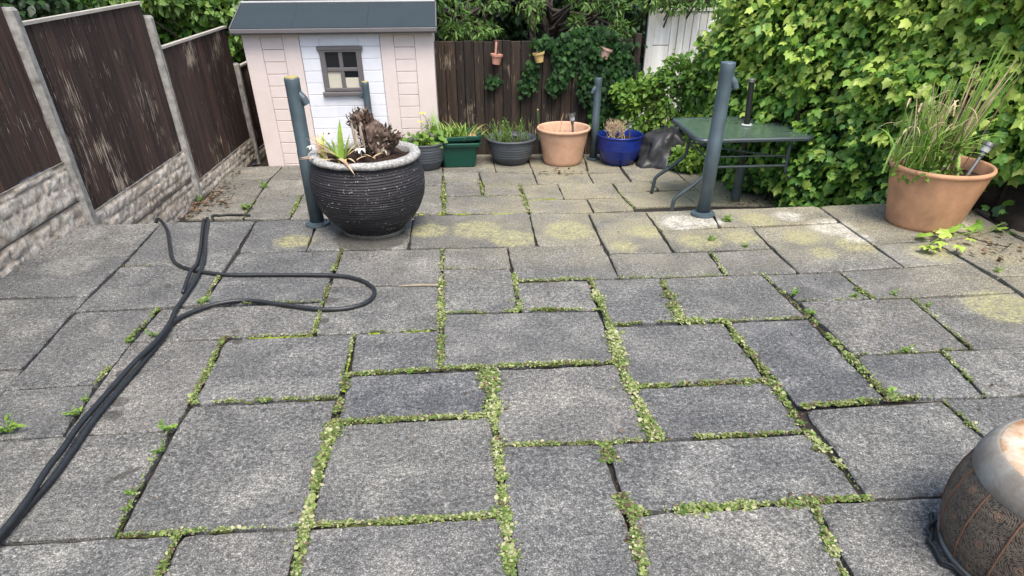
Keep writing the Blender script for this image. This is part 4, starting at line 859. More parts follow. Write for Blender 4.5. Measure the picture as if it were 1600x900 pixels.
stack_pot(p4, dense([(0, .74), (.05, .80), (.35, 1.02), (.8, 1.18), (1.2, 1.20), (1.36, 1.19)], 40), 'cobalt blue ribbed pot of dead twigs at the end of the back row', 'bluepot', 8, ribw(.010, 60), rimprof=[(1.19, 1.36), (1.23, 1.38), (1.22, 1.45), (1.16, 1.46), (1.12, 1.4), (1.1, 1.1)], innerz=1.15, soilr=1.12)
# green trough planters: an upper one sitting in a lower one
def trough(c, wx, wy, tx, ty, h, rimh, label, skew=0.):
    t = thing('planter', c, label, 'planter', None)
    def ring(hx, hy, z, r=.16, n=5):
        o = []
        for (sx, sy, a0) in ((1, -1, -math.pi/2), (1, 1, 0), (-1, 1, math.pi/2), (-1, -1, math.pi)):
            for k in range(n):
                a = a0+math.pi/2*k/(n-1); o.append((c[0]+sx*(hx-r)+r*math.cos(a), c[1]+sy*(hy-r)+r*math.sin(a), c[2]+z+skew*sx*(hx-r)))
        return o
    lv = [(wx, wy, 0), (wx+.02, wy+.02, .05), (tx, ty, h-rimh), (tx+.16, ty+.14, h-rimh+.01), (tx+.18, ty+.16, h-.03), (tx+.12, ty+.12, h), (tx-.02, ty-.02, h-.01), (tx-.05, ty-.05, h-.28)]
    V = []; F = []; n = 20
    for (a, b2, z) in lv: V += ring(a, b2, z)
    for i in range(len(lv)-1):
        for k in range(n): F.append((i*n+k, i*n+(k+1)%n, (i+1)*n+(k+1)%n, (i+1)*n+k))
    F.append(tuple(reversed(range(n))))
    MB().add(V, F).build('body', M['greenp'], t)
    s_ = MB().add(ring(tx-.05, ty-.05, h-.25), [tuple(range(n))]); s_.build('soil', M['compost'], t)
    return t
gp1 = trough((.20, 39.3, -2.1), .82, .72, 1.02, .86, 1.22, .16, 'lower green plastic trough planter standing on the paving')
# moulded swag relief on the front face
mb = MB()
for x0 in (-.32, .20, .72):
    mb.tube([(x0-.2, 38.50, -1.28), (x0-.18, 38.52, -1.42), (x0-.08, 38.53, -1.52), (x0+.08, 38.53, -1.52), (x0+.18, 38.52, -1.42), (x0+.2, 38.50, -1.28)], .028, 6)
    mb.tube([(x0, 38.53, -1.45), (x0, 38.56, -1.75)], .03, 6)
mb.tube([(-.6, 38.47, -1.2), (1.0, 38.47, -1.2)], .02, 5); mb.build('moulding', M['greenp'], gp1)
gp2 = trough((.20, 39.4, -.93), .8, .7, 1.05, .9, .36, .18, 'upper green plastic trough planter full of grass, nested in another', .035)

# solar lights
def solar(base, tip, lab, r=.11):
    t = thing('solar_light', base, lab, 'solar light', 'stake solar lights in the pots')
    b_, q = Vector(base), Vector(tip); d = (q-b_).normalized()
    MB().tube([b_, b_+(q-b_)*.6, b_+(q-b_)*.62, b_+(q-b_)*.74], [r*.36, r*.36, r*.5, r*.62], 12).build('stake', M['steel'], t)
    MB().tube([b_+(q-b_)*.74, b_+(q-b_)*.97], [r*.8, r*.98], 18).build('lens', M['lens'], t)
    MB().tube([b_+(q-b_)*.90, q-d*.01], [r*1.18, r*1.18], 20).build('head', M['steel'], t)
    MB().tube([q-d*.01, q], [r*.95, r*.9], 16).build('solar_cell', M['black'], t)
solar((6.38, 39.0, -1.0), (6.22, 39.0, .34), 'solar light in the pale terracotta pot of the back row', .16)
solar((3.12, 38.85, -1.2), (3.25, 38.8, -.42), 'solar light leaning in the grey bowl planter', .15)
solar((16.35, 21.6, 1.45), (16.8, 21.75, 2.45), 'solar light leaning in the large right terracotta pot', .17)
solar((9.35, 38.6, -1.0), (9.30, 38.6, -.08), 'small solar light among dead twigs in the blue pot', .10)

# stake by the fence
M['stake'] = simple('mossy_green_stake', (.06,.09,.025), .7, .5, 12.)
st = thing('garden_stake', (4.72, 41.2, -2.4), 'dark green upright stake between grey bowl and terracotta pot', 'stake')
MB().tube([(4.82, 41.2, -2.4), (4.78, 41.2, -1.35)], .055, 8).build('ferrule', M['black'], st)
MB().tube([(4.78, 41.2, -1.4), (4.66, 41.2, .12)], [.075, .07], 8).build('pole', M['stake'], st)
MB().tube([(4.66, 41.2, .12), (4.66, 41.2, .17)], [.055, .04], 8).build('cut_end', M['ochre'], st)

# hanging pots
M['pink'] = simple('pink_clay', (.50,.235,.17), .7, .25, 12., c2=(.38,.18,.13)); M['yel'] = simple('yellow_clay', (.50,.36,.13), .7, .25, 12., c2=(.40,.27,.10)); M['pale'] = simple('pale_pink_clay', (.46,.29,.23), .7, .25, 12.)
def hang(x, z, r, m, label, tilt):
    t = thing('hanging_pot', (x, 42.0, z), label, 'hanging pot', 'small pots hooked over the back fence')
    mb = MB(); mb.lathe((0, 0, 0), [(r*.68, 0), (r*.88, r*1.15), (r*1.05, r*1.18), (r*1.08, r*1.5), (r*1.0, r*1.52), (r*.9, r*1.3)], 24)
    ca, sa = math.cos(tilt), math.sin(tilt)
    mb.v = [(x+a*ca+c*sa, 42.0+b2, z-a*sa+c*ca) for a, b2, c in mb.v]
    mb.build('pot', M[m], t)
    mb = MB(); mb.lathe((0, 0, 0), [(.01, r*1.34), (r*.9, r*1.33)], 16, capb=False); mb.v = [(x+a*ca+c*sa, 42.0+b2, z-a*sa+c*ca) for a, b2, c in mb.v]; mb.build('soil', M['compost'], t)
    xo = x+r*1.3*sa-.1
    MB().add([(xo, 42.2, z+r*1.3), (xo+.1, 42.2, z+r*1.3), (xo+.16, 42.25, 3.2), (xo+.06, 42.25, 3.2), (xo+.06, 42.52, 3.27), (xo+.16, 42.52, 3.27), (xo+.06, 42.56, 3.05), (xo+.16, 42.56, 3.05)],
             [(0,1,2,3), (3,2,5,4), (4,5,7,6)]).build('hook', M[m if m != 'yel' else 'blind'], t)
hang(2.44, 2.22, .31, 'pink', 'salmon pink clay pot hooked at the left of the back fence', .10)
hang(4.80, 2.28, .31, 'yel', 'yellow clay pot hooked on the middle of the back fence', -.16)
hang(8.28, 2.42, .33, 'pale', 'pale pink pot hanging tilted over the ivy on the back fence', .30)

# black cover slumped by the ivy
M['sheet'] = simple('black_sheeting', (.034,.035,.036), .42, .4, 8., .010, 9., .4, c2=(.018,.018,.018))
V = []; F = []; n = 72; rings = 30
cx_, cy_ = 11.3, 38.6
for i in range(rings+1):
    ph = math.pi/2*i/rings
    for k in range(n):
        a = 2*math.pi*k/n; r = 1.5*math.cos(ph)**.75; dx, dy = math.cos(a), math.sin(a)
        h = 1.75*math.sin(ph)**1.1
        f = 1+.22*vn1(dx*1.8, dy*1.8, ph*2, 71)+.10*math.sin(a*9+3*vn1(dx, dy, ph*2, 72))*(1-i/rings)*.8+.26*abs(vn1(dx*2.6, dy*2.6, ph*2.2, 75))-.06*abs(vn1(dx*6, dy*6, ph*5, 76))
        V.append((cx_+r*dx*f+.25*h*.4, cy_+r*dy*.9*f, -2.1+h*(1+.12*vn1(dx*2, dy*2, ph*3, 73))))
for i in range(rings):
    for k in range(n): F.append((i*n+k, i*n+(k+1)%n, (i+1)*n+(k+1)%n, (i+1)*n+k))
F.append(tuple(rings*n+k for k in range(n)))
o = MB().add(V, F).build('garden_cover', M['sheet'], None, (cx_, cy_, -2.1), smooth=True); tag(o, 'crumpled black plastic cover slumped between blue pot and ivy', 'cover')

# ------------------------------------------------------------------ glass garden table with parasol pole
M['frame'] = simple('dark_painted_steel', (.045,.062,.068), .4, .3, 14.)
m, n_, l_, b_ = mat('green_tinted_glass'); b_.inputs['Base Color'].default_value = (.42,.60,.50,1); b_.inputs['Roughness'].default_value = .16
b_.inputs['Transmission Weight'].default_value = .75; b_.inputs['IOR'].default_value = 1.45
ff = noise(n_, l_, geo_pos(n_), 26., 4, .6); l_.new(ramp(n_, l_, ff, [(.3, (.16,.29,.20)), (.7, (.36,.50,.39))]), b_.inputs['Base Color']); bump(n_, l_, b_, noise(n_, l_, geo_pos(n_), 120., 2), .001)  # lighter mottled base colour paints a hazy reflection into the glass
M['tglass'] = m
tx0, tx1, ty0, ty1, tz = 9.95, 14.85, 29.2, 33.4, 1.06
tb = thing('garden_table', (12.4, 31.3, -2.1), 'glass topped metal garden table half lost in the ivy', 'table')
def rrect(x0, y0, x1, y1, z, r, n=6):
    o = []
    for (cx2, cy2, a0) in ((x1-r, y0+r, -math.pi/2), (x1-r, y1-r, 0), (x0+r, y1-r, math.pi/2), (x0+r, y0+r, math.pi)):
        for k in range(n): a = a0+math.pi/2*k/(n-1); o.append((cx2+r*math.cos(a), cy2+r*math.sin(a), z))
    return o
rr_ = rrect(tx0, ty0, tx1, ty1, tz, .35); N_ = len(rr_)
mb = MB(); sec = [(-.0, -.13), (.06, -.10), (.07, -.02), (.03, .03), (-.10, .03), (-.10, -.12)]
cxm, cym = (tx0+tx1)/2, (ty0+ty1)/2; V = []
for q in rr_:
    d = Vector((q[0]-cxm, q[1]-cym, 0)).normalized()
    for (o_, h_) in sec: V.append((q[0]+d.x*o_, q[1]+d.y*o_, tz+h_))
F = []; K = len(sec)
for i in range(N_):
    for k in range(K): F.append((i*K+k, ((i+1)%N_)*K+k, ((i+1)%N_)*K+(k+1)%K, i*K+(k+1)%K))
mb.add(V, F).build('rim', M['frame'], tb)
gl = rrect(tx0+.08, ty0+.08, tx1-.08, ty1-.08, tz, .3)
MB().add([(x, y, z+.015) for x, y, z in gl]+[(x, y, z-.02) for x, y, z in gl], [tuple(range(N_)), tuple(N_+k for k in reversed(range(N_)))]+[(k, N_+k, N_+(k+1)%N_, (k+1)%N_) for k in range(N_)]).build('glass_top', M['tglass'], tb)
def leg(x, y, ox, oy):
    # straight down, kicked outward, then a short foot
    P = [(x, y, tz-.1), (x-.02*ox, y, .35), (x+.03*ox, y, -.28), (x+.14*ox, y+.06*oy, -.46), (x+.5*ox, y+.3*oy, -.80), (x+1.15*ox, y+.62*oy, -1.25), (x+1.3*ox, y+.7*oy, -1.42), (x+1.36*ox, y+.74*oy, -1.95), (x+1.37*ox, y+.74*oy, -2.08)]
    MB().tube(P, .085, 10).build('leg', M['frame'], tb, smooth=True)
leg(tx0+.75, ty0+.5, -1, -.1); leg(tx1-.75, ty0+.5, 1, -.1)
leg(tx0+.75, ty1-.6, -1, .3); leg(tx1-.75, ty1-.6, 1, .3)
for zz, xx in ((-.12, .75), (.28, .75)):
    MB().tube([(tx0+xx, ty0+.5, zz), (tx1-xx, ty0+.5, zz)], .05 if zz < 0 else .03, 8).build('stretcher', M['frame'], tb)
MB().tube([(tx0+.75, ty1-.6, .3), (tx1-.75, ty1-.6, .3)], .05, 8).build('stretcher', M['frame'], tb)
for xx in (tx0+.75, tx1-.75): MB().tube([(xx, ty0+.5, .1), (xx, (ty0+ty1)/2, .22), (xx, ty1-.6, .1)], .045, 8).build('stretcher', M['frame'], tb)
MB().tube([(tx0+.75, ty1-.6, .2), (12.1, 31.5, .15), (tx1-.75, ty0+.5, .2)], .04, 8).build('stretcher', M['frame'], tb)
pr = thing('parasol_base', (12.95, 31.6, -2.1), 'black parasol pole rising through the glass table from a tube base', 'parasol pole')
MB().lathe((12.95, 31.6, -2.1), [(.22, 0), (.22, 1.45), (.235, 1.46), (.235, 1.56), (.18, 1.58)], 20, capt=True).build('base_tube', M['frame'], pr)
MB().tube([(12.95, 31.6, -.6), (12.66, 31.6, 2.75)], .125, 14).build('pole', M['black'], pr)
MB().lathe((12.80, 31.6, tz+.03), [(.24, 0), (.25, .03), (.2, .06), (.14, .06)], 20).build('collar', M['lens'], pr)
MB().lathe((12.66, 31.6, 2.75), [(.15, 0), (.15, .1), (.10, .13)], 14, capt=True).build('top_cap', M['steel'], pr)

# ------------------------------------------------------------------ patterned metal drum stool, lower right
def drum_mat():
    m, n, l, b = mat('embossed_aged_metal'); p = objc(n)
    sx = n.new('ShaderNodeSeparateXYZ'); l.new(p, sx.inputs[0])
    ang = mth(n, l, 'ARCTAN2', sx.outputs[1], sx.outputs[0]); u_ = mth(n, l, 'MULTIPLY', ang, 16/(2*math.pi)); v_ = mth(n, l, 'MULTIPLY', sx.outputs[2], 1/(.385*U*1.3))
    fu = mth(n, l, 'SUBTRACT', mth(n, l, 'FRACT', u_), .5); fv = mth(n, l, 'SUBTRACT', mth(n, l, 'FRACT', v_), .5)
    rad = mth(n, l, 'SQRT', mth(n, l, 'ADD', mth(n, l, 'POWER', mth(n, l, 'ABSOLUTE', fu), 2.), mth(n, l, 'POWER', mth(n, l, 'ABSOLUTE', fv), 2.)))
    rings = mth(n, l, 'SINE', mth(n, l, 'ADD', mth(n, l, 'MULTIPLY', rad, 105.), mth(n, l, 'MULTIPLY', noise(n, l, p, 60., 2), 9.)))
    thn = noise(n, l, p, 95., 3, .6); patn = mth(n, l, 'ADD', mth(n, l, 'MULTIPLY', rings, .18), mth(n, l, 'MULTIPLY', mth(n, l, 'SUBTRACT', thn, .5), 2.6))
    hole = ramp(n, l, mth(n, l, 'ADD', thn, mth(n, l, 'MULTIPLY', rings, .09)), [(.36, 1.), (.43, 0.)])
    hub = ramp(n, l, rad, [(.10, 1.), (.16, 0.)])
    c = ramp(n, l, noise(n, l, p, 9., 5, .7), [(.3, (.085,.066,.048)), (.7, (.175,.138,.10))])
    c = mixc(n, l, mth(n, l, 'MULTIPLY', hub, .6), c, (.26,.15,.09)); c = mixc(n, l, ramp(n, l, patn, [(.2, 0.), (.9, .45)]), c, (.24,.20,.155))
    c = mixc(n, l, mth(n, l, 'MULTIPLY', hole, .85), c, (.02,.017,.014))
    l.new(c, b.inputs['Base Color']); b.inputs['Roughness'].default_value = .75; b.inputs['Metallic'].default_value = .1
    bump(n, l, b, mth(n, l, 'ADD', patn, mth(n, l, 'MULTIPLY', hole, -1.5)), .0022)
    return m
M['drum'] = drum_mat()
M['drumband'] = simple('dull_zinc', (.21,.21,.19), .8, .3, 9., .0015, 60., metal=.0, c2=(.155,.125,.095), detail=7); M['rib'] = simple('copper_rib', (.20,.105,.065), .5, .3, 20., metal=.3)
def lid_mat():
    m, n, l, b = mat('rust_stained_cream_lid'); p = objc(n)
    c = ramp(n, l, noise(n, l, p, 11., 6, .7, .8), [(.32, (.36,.16,.06)), (.46, (.50,.34,.21)), (.58, (.58,.48,.36)), (.75, (.62,.55,.45))])
    l.new(c, b.inputs['Base Color']); b.inputs['Roughness'].default_value = .5; bump(n, l, b, noise(n, l, p, 70., 4), .001); return m
M['lid'] = lid_mat()
dc = (8.68, 6.6, 0)
dr = thing('drum_stool', dc, 'barrel shaped metal drum with embossed pattern and rust stained lid', 'stool')
MB().lathe(dc, dense([(.05, 1.40), (.15, 1.45), (.45, 1.54), (.85, 1.565), (1.2, 1.52), (1.42, 1.45)], 30), 64).build('body', M['drum'], dr, smooth=True)
MB().lathe(dc, [(1.38, 0), (1.44, .02), (1.46, .10), (1.43, .14)], 64).build('base_ring', M['drumband'], dr, smooth=True)
MB().lathe(dc, [(1.455, 1.41), (1.462, 1.46), (1.44, 1.56), (1.40, 1.66), (1.345, 1.74), (1.285, 1.79), (1.25, 1.80), (1.24, 1.77)], 64, capb=False).build('top_band', M['drumband'], dr, smooth=True)
MB().lathe(dc, [(1.245, 1.785), (1.22, 1.825), (1.0, 1.838), (.5, 1.842), (.01, 1.843)], 64, capb=False).build('lid', M['lid'], dr, smooth=True)
for k in range(16):
    a = 2*math.pi*k/16; P = [(dc[0]+math.cos(a)*r, dc[1]+math.sin(a)*r, z) for r, z in dense([(.15, 1.455), (.45, 1.545), (.85, 1.57), (1.2, 1.525), (1.42, 1.455)], 12)]
    MB().tube(P, .016, 6).build('rib', M['rib'], dr)
M['cord'] = simple('black_rubber', (.018,.019,.020), .5, .4, 30., .001, 200.)
mb = MB(); pts = []
for k in range(40):
    a = math.radians(135+k*4.2); r = 1.52+.06*vn1(k*.35, 0, 0, 5)+(.10 if 6 < k < 12 else 0)
    pts.append((dc[0]+math.cos(a)*r, dc[1]+math.sin(a)*r, .05+.02*vn1(k*.5, 1, 0, 6)))
mb.tube(pts, .035, 8); mb.tube([(x+.05*vn1(i*.4, 3, 0, 8)-.03, y+.05*vn1(i*.4, 5, 0, 9), z+.05) for i, (x, y, z) in enumerate(pts[2:30])], .028, 8)
o = mb.build('cord', M['cord'], None, (dc[0]-1.5, dc[1], 0), smooth=True); tag(o, 'black cord looped round the base of the metal drum', 'cord')

# ------------------------------------------------------------------ hoses
def smooth_path(pts, k=6):
    out = []; n = len(pts)
    for i in range(n-1):
        p0, p1, p2, p3 = [np.array(pts[max(0, min(n-1, j))], float) for j in (i-1, i, i+1, i+2)]
        for s_ in range(k):
            t = s_/k; out.append(tuple(.5*((2*p1)+(-p0+p2)*t+(2*p0-5*p1+4*p2-p3)*t*t+(-p0+3*p1-3*p2+p3)*t**3)))
    out.append(tuple(pts[-1])); return out
hr = .055
def hose(pts2, label, zoff=0, pre=None):
    pts = [(x, y, hr+.015+zoff) for x, y in pts2]
    if pre: pts = pre+pts
    sp = smooth_path(pts); mb = MB(); mb.tube(sp, hr, 10)
    o = mb.build('hose', M['hose'], None, tuple(pts[0]), smooth=True); tag(o, label, 'hose', 'black rubber hoses across the left slabs')
M['hose'] = simple('black_hose', (.020,.022,.024), .42, .4, 40., .0006, 300., .5)
def rise(pts2, other, lift):
    return pts2
ha = [(x, y) for x, y in HOSE_A]; hb = [(x, y) for x, y in HOSE_B]
hose(ha, 'black hose that loops right towards the big pot and back', 0, [(-10.45, 24.2, -1.9), (-10.4, 24.1, -.9), (-10.3, 24.12, -.05)])
# straight hose rides over the looping one where they cross and lie together
ptsb = []
for i, (x, y) in enumerate(hb):
    d = min(math.hypot(x-a, y-c) for a, c in [p_[:2] for p_ in smooth_path([(a, c, 0) for a, c in ha])])
    off = 0
    if y < 17: off = .13 if y > 12.5 else (.02+.11*abs(math.sin(y*.8)))
    ptsb.append((x-(.13 if y < 16 else 0)*math.cos(y*.55), y, hr+.015+max(0, .135-d*.8)))
sp = smooth_path([(-8.9, 27.5, -2.03), (-8.75, 25.0, -2.03), (-8.62, 24.15, -1.7), (-8.58, 24.05, -.4), (-8.53, 23.98, .06)]+ptsb)
o = MB().tube(sp, hr, 10).build('hose', M['hose'], None, sp[0], smooth=True); tag(o, 'black hose running straight from the step to the lower left corner', 'hose', 'black rubber hoses across the left slabs')
sp = smooth_path([(x, y, -2.03) for x, y in [(-9.2, 31.15)]+list(HOSE_C)[1:]]+[(-9.6, 28.5, -2.03), (-8.95, 25.0, -2.03), (-8.78, 24.13, -1.7), (-8.72, 24.05, -.4), (-8.64, 23.98, .06), (-8.32, 22.6, .075), (-7.98, 21.2, .075), (-7.72, 19.9, .08), (-7.6, 18.9, .19), (-7.5, 17.8, .08)])
o = MB().tube(sp, hr*.9, 10).build('hose', M['hose'], None, sp[0], smooth=True); tag(o, 'black hose end lying on the lower patio and over the step', 'hose', 'black rubber hoses across the left slabs')
# ------------------------------------------------------------------ ivy wall on the right
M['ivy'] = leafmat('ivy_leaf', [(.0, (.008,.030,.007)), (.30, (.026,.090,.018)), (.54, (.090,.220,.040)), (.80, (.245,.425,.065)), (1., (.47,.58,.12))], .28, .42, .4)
M['ivyd'] = leafmat('dark_ivy_leaf', [(.0, (.005,.020,.005)), (.5, (.016,.055,.012)), (1., (.055,.135,.028))], .22, .6, .2)
M['shrubl'] = leafmat('shrub_leaf', [(.0, (.02,.065,.012)), (.45, (.09,.20,.03)), (1., (.30,.44,.08))], .34, .42, .4)
M['dtree'] = leafmat('evergreen_leaf', [(.0, (.003,.009,.003)), (.5, (.009,.028,.007)), (1., (.038,.085,.020))], .12, .45, .35)
M['willow'] = leafmat('willow_leaf', [(.0, (.02,.06,.012)), (.5, (.07,.15,.03)), (1., (.22,.34,.09))], .28, .45, .35)
M['stemd'] = simple('ivy_stem', (.030,.022,.015), .9, .5, 20.)
M['trunk'] = simple('tree_bark', (.055,.042,.032), .9, .5, 14., .006, 60., stretch=(1,1,.3))
PATH = [(12.9, 41.5), (12.6, 39.2), (13.0, 35.5), (13.5, 33.2), (14.5, 31.3), (15.4, 29.), (16.0, 26.5), (16.7, 24.2), (17.6, 22.2), (18.6, 20.), (19.4, 17.), (19.9, 13.5)]
PL = np.array(PATH, float); SEG = np.linalg.norm(PL[1:]-PL[:-1], axis=1); CUM = np.concatenate([[0], np.cumsum(SEG)]); LT = CUM[-1]
def path_at(s):
    x = np.interp(s, CUM, PL[:,0]); y = np.interp(s, CUM, PL[:,1])
    x2 = np.interp(np.minimum(s+.4, LT), CUM, PL[:,0])-np.interp(np.maximum(s-.4, 0), CUM, PL[:,0]); y2 = np.interp(np.minimum(s+.4, LT), CUM, PL[:,1])-np.interp(np.maximum(s-.4, 0), CUM, PL[:,1])
    L = np.hypot(x2, y2); return x, y, y2/L, -x2/L          # outward normal (towards the patio)
def top_z(s):
    return np.interp(s, [0, 1.5, 3.5, 5.5, 7, 9, LT], [2.6, 2.9, 4.2, 6.0, 7.0, 7.4, 7.6])
def surf(s, z):
    x, y, nx, ny = path_at(s)
    nx, ny = np.where(nx > 0, -nx, nx), np.where(nx > 0, -ny, ny)
    q = np.stack([s*.55, z*.6, s*0+1.3], 1); q2 = np.stack([s*1.6, z*1.6, s*0+5.], 1)
    bl = .60*vnoise(q, 41)+.42*vnoise(q2, 42)
    slope = (z-1.5)*.05                                        # the mass leans back as it climbs
    off = bl-slope+np.where(z < -1.2, -(z+1.2)*-.25, 0)
    return x+nx*off, y+ny*off, nx, ny, bl
ivy = thing('ivy_hedge', (15.5, 29.5, -2.1), 'tall wall of bright green ivy along the right side', 'hedge')
# dark woody mass inside the leaves
ns, nz_ = 90, 34
Sg, Tg = np.meshgrid(np.linspace(0, LT, ns+1), np.linspace(0, 1, nz_+1)); sf = Sg.ravel(); zf = -2.3+(top_z(sf)-.2+2.3)*Tg.ravel()
x, y, nx, ny, bl = surf(sf, zf); V = np.stack([x-nx*.75+.10*vnoise(np.stack([sf*3, zf*3, sf*0], 1), 45), y-ny*.75, zf], 1)
i = np.arange(ns*nz_); r_ = i//ns; c_ = i%ns; a = r_*(ns+1)+c_
np_mesh('woody_core', V, np.stack([a, a+1, a+ns+2, a+ns+1], 1).ravel(), i*4, np.full(len(i), 4), M['stemd'], ivy)
def ivy_pts(n, s0, s1, zlo, rs, depth):
    s = rs.uniform(s0, s1, n); zt = top_z(s); z = zlo+(zt-zlo)*rs.uniform(0, 1, n)
    x, y, nx, ny, bl = surf(s, z); d = rs.uniform(-depth, .22, n); d = np.where(rs.rand(n) < .07, d+.25, d)
    P = np.stack([x+nx*d, y+ny*d, z+rs.normal(size=n)*.05], 1)
    N = np.stack([nx*.60, ny*.60, np.full(n, .85)], 1)+rs.normal(size=(n, 3))*.42
    D = np.stack([nx*.65, ny*.65, np.full(n, -.62)], 1)+rs.normal(size=(n, 3))*.62
    big = vnoise(P*.7, 51)*.5+.5; sm = vnoise(P*2.2, 52)*.5+.5
    T = .14+.26*big+.20*sm+.30*np.clip((d+depth)/(depth+.2), 0, 1)+rs.normal(size=n)*.17+np.clip((P[:,2]-1.)*.065, -.04, .26)  # tint paints light and shade: outer and higher leaves brighter, deeper ones darker
    return P, N, D, np.clip(T, 0, 1), s, d
rs = np.random.RandomState(5)
P, N, D, T, s_, d_ = ivy_pts(23000, 2.2, LT, -2.25, rs, .75)
# a shaded hollow low behind the terracotta pot, with bare stems instead of leaves
hol = ((P[:,0]-18.3)**2/5.5+(P[:,1]-19.6)**2/14+(P[:,2]-.0)**2/2.9) < 1
kp = ~hol | (rs.rand(len(hol)) < .04); P, N, D, T, d_ = [q[kp] for q in (P, N, D, T, d_)]
S_ = (.20+.33*rs.rand(len(P))**1.4)*np.interp(P[:,1], [15, 25, 35, 40], [1.05, .98, .85, .72])
# the 300 leaves that show largest are leaves of their own
dist = np.linalg.norm(P-np.array([0, 0, 7.5]), axis=1)
vis = (d_ > .02) & (P[:,2] < 5.2) & (P[:,0] < .86*P[:,1]+1.)
sc_ = np.where(vis, S_/dist, 0); idx = np.argsort(-sc_)[:300]; rest = np.ones(len(P), bool); rest[idx] = False
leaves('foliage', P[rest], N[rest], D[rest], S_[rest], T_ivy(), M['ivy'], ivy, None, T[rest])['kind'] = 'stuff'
LM = []
for k in range(6):
    V, F = T_ivy(); V = V.copy(); V[:,2] += .05*vnoise(V*3, 60+k); V[:,0] *= 1+.1*(k-3)/3
    me = bpy.data.meshes.new('leaf'); me.from_pydata([tuple(v*U) for v in V], [], F); a_ = me.attributes.new('tint', 'FLOAT', 'POINT'); a_.data.foreach_set('value', np.full(len(V), [.35,.5,.6,.7,.82,.95][k], dtype=np.float32)); me.materials.append(M['ivy']); LM.append(me)
o0 = ORG[ivy.name]
for j in idx:
    k = int(min(5, max(0, round((T[j]-.35)/.12)))); o = bpy.data.objects.new('leaf', LM[k]); C.objects.link(o); o.parent = ivy
    dd = Vector(D[j]).normalized(); xx = dd.cross(Vector(N[j])).normalized(); zz = xx.cross(dd)
    mm_ = Matrix(((xx.x, dd.x, zz.x, 0), (xx.y, dd.y, zz.y, 0), (xx.z, dd.z, zz.z, 0), (0, 0, 0, 1)))
    o.matrix_local = Matrix.Translation([(P[j][q]-o0[q])*U for q in range(3)]) @ mm_ @ Matrix.Scale(float(S_[j]), 4)
for k in range(26):
    s0 = R.uniform(3, LT-1); x, y, nx, ny, _ = surf(np.array([s0]), np.array([-.5])); x, y = float(x[0]), float(y[0])
    pts = [(x+.5+R.uniform(-.2, .2), y+R.uniform(-.2, .2), z) for z in (-2.6, -1., .4, 2., 3.5)]
    pts = [(p_[0]+R.gauss(0, .18)+i*.12, p_[1]+R.gauss(0, .2), p_[2]) for i, p_ in enumerate(pts)]; MB().tube(pts, [.09, .08, .06, .05, .03], 5).build('stem', M['stemd'], ivy)
mb = MB(); mb.tube([(18.9, 20.6, -.2), (18.7, 20.5, .6), (19.0, 20.7, 1.6), (18.8, 20.9, 3.)], [.32, .26, .22, .2], 9); mb.tube([(19.5, 18.8, -.2), (19.1, 18.9, .5), (19.4, 19.1, 1.5)], [.34, .26, .2], 9); mb.build('trunk', M['trunk'], ivy)
# pale blossoms high on the right
fl_ = thing('blossom', (18.6, 20.3, 4.1), 'white blossom cluster high in the ivy at the right edge', 'flower')
Pf = np.array([(18.35+R.gauss(0, .3), 20.4+R.gauss(0, .25), 4.15+R.gauss(0, .22)) for _ in range(40)]); leaves('petal', Pf, rdir(40), rdir(40), NR.uniform(.12, .24, 40), T_oval(.34), M['wilt'], fl_, None, None)['kind'] = 'stuff'

# ivy tumbling over the back fence
ib = thing('ivy', (7.2, 42.0, 3.3), 'dark green ivy tumbling over the back board fence', 'ivy', None)
def in_patch(x, z):
    if 5.3 < x < 10.2:
        lo = np.interp(x, [5.3, 5.9, 6.6, 7.0, 7.2, 7.6, 8.4, 8.9, 9.3, 10.2], [1.1, .8, 1.6, 1.9, .1, -.5, -1.4, -1.3, .9, 1.6])
        hi = np.interp(x, [5.3, 6.0, 7, 8, 9, 9.4, 10.2], [3.0, 3.6, 3.75, 3.7, 3.5, 2.6, 2.2]); return lo < z < hi
    return False
Pq = []
while len(Pq) < 1900:
    x, z = R.uniform(3.6, 10.2), R.uniform(-1.6, 3.9)
    w_ = .35*vn1(x*1.5, z*1.5, 3, 61)
    if in_patch(x+w_, z+w_): Pq.append((x, 42.22-abs(R.gauss(0, .14))-.1*(1+vn1(x*1.4, z*1.4, 1, 62)), z))
for (cx_, cz_, rx, rz_, n) in ((4.35, 1.75, .42, .75, 110), (4.0, 1.15, .3, .4, 60), (5.0, 3.2, .6, .3, 70), (2.3, 1.42, .42, .24, 60), (9.6, 3.0, .5, .3, 40)):
    for _ in range(n): Pq.append((cx_+R.gauss(0, .5)*rx, 42.15-abs(R.gauss(0, .1)), cz_+R.gauss(0, .5)*rz_))
P = np.array(Pq); n = len(P)
leaves('foliage', P, np.array([-.1,-.9,.5])+NR.normal(size=(n,3))*.35, np.array([0,-.25,-1.])+NR.normal(size=(n,3))*.5, NR.uniform(.14, .34, n), T_ivy(), M['ivyd'], ib, None, np.clip(.35+.3*vnoise(P*1.5, 63)+NR.normal(size=n)*.2, 0, 1))['kind'] = 'stuff'

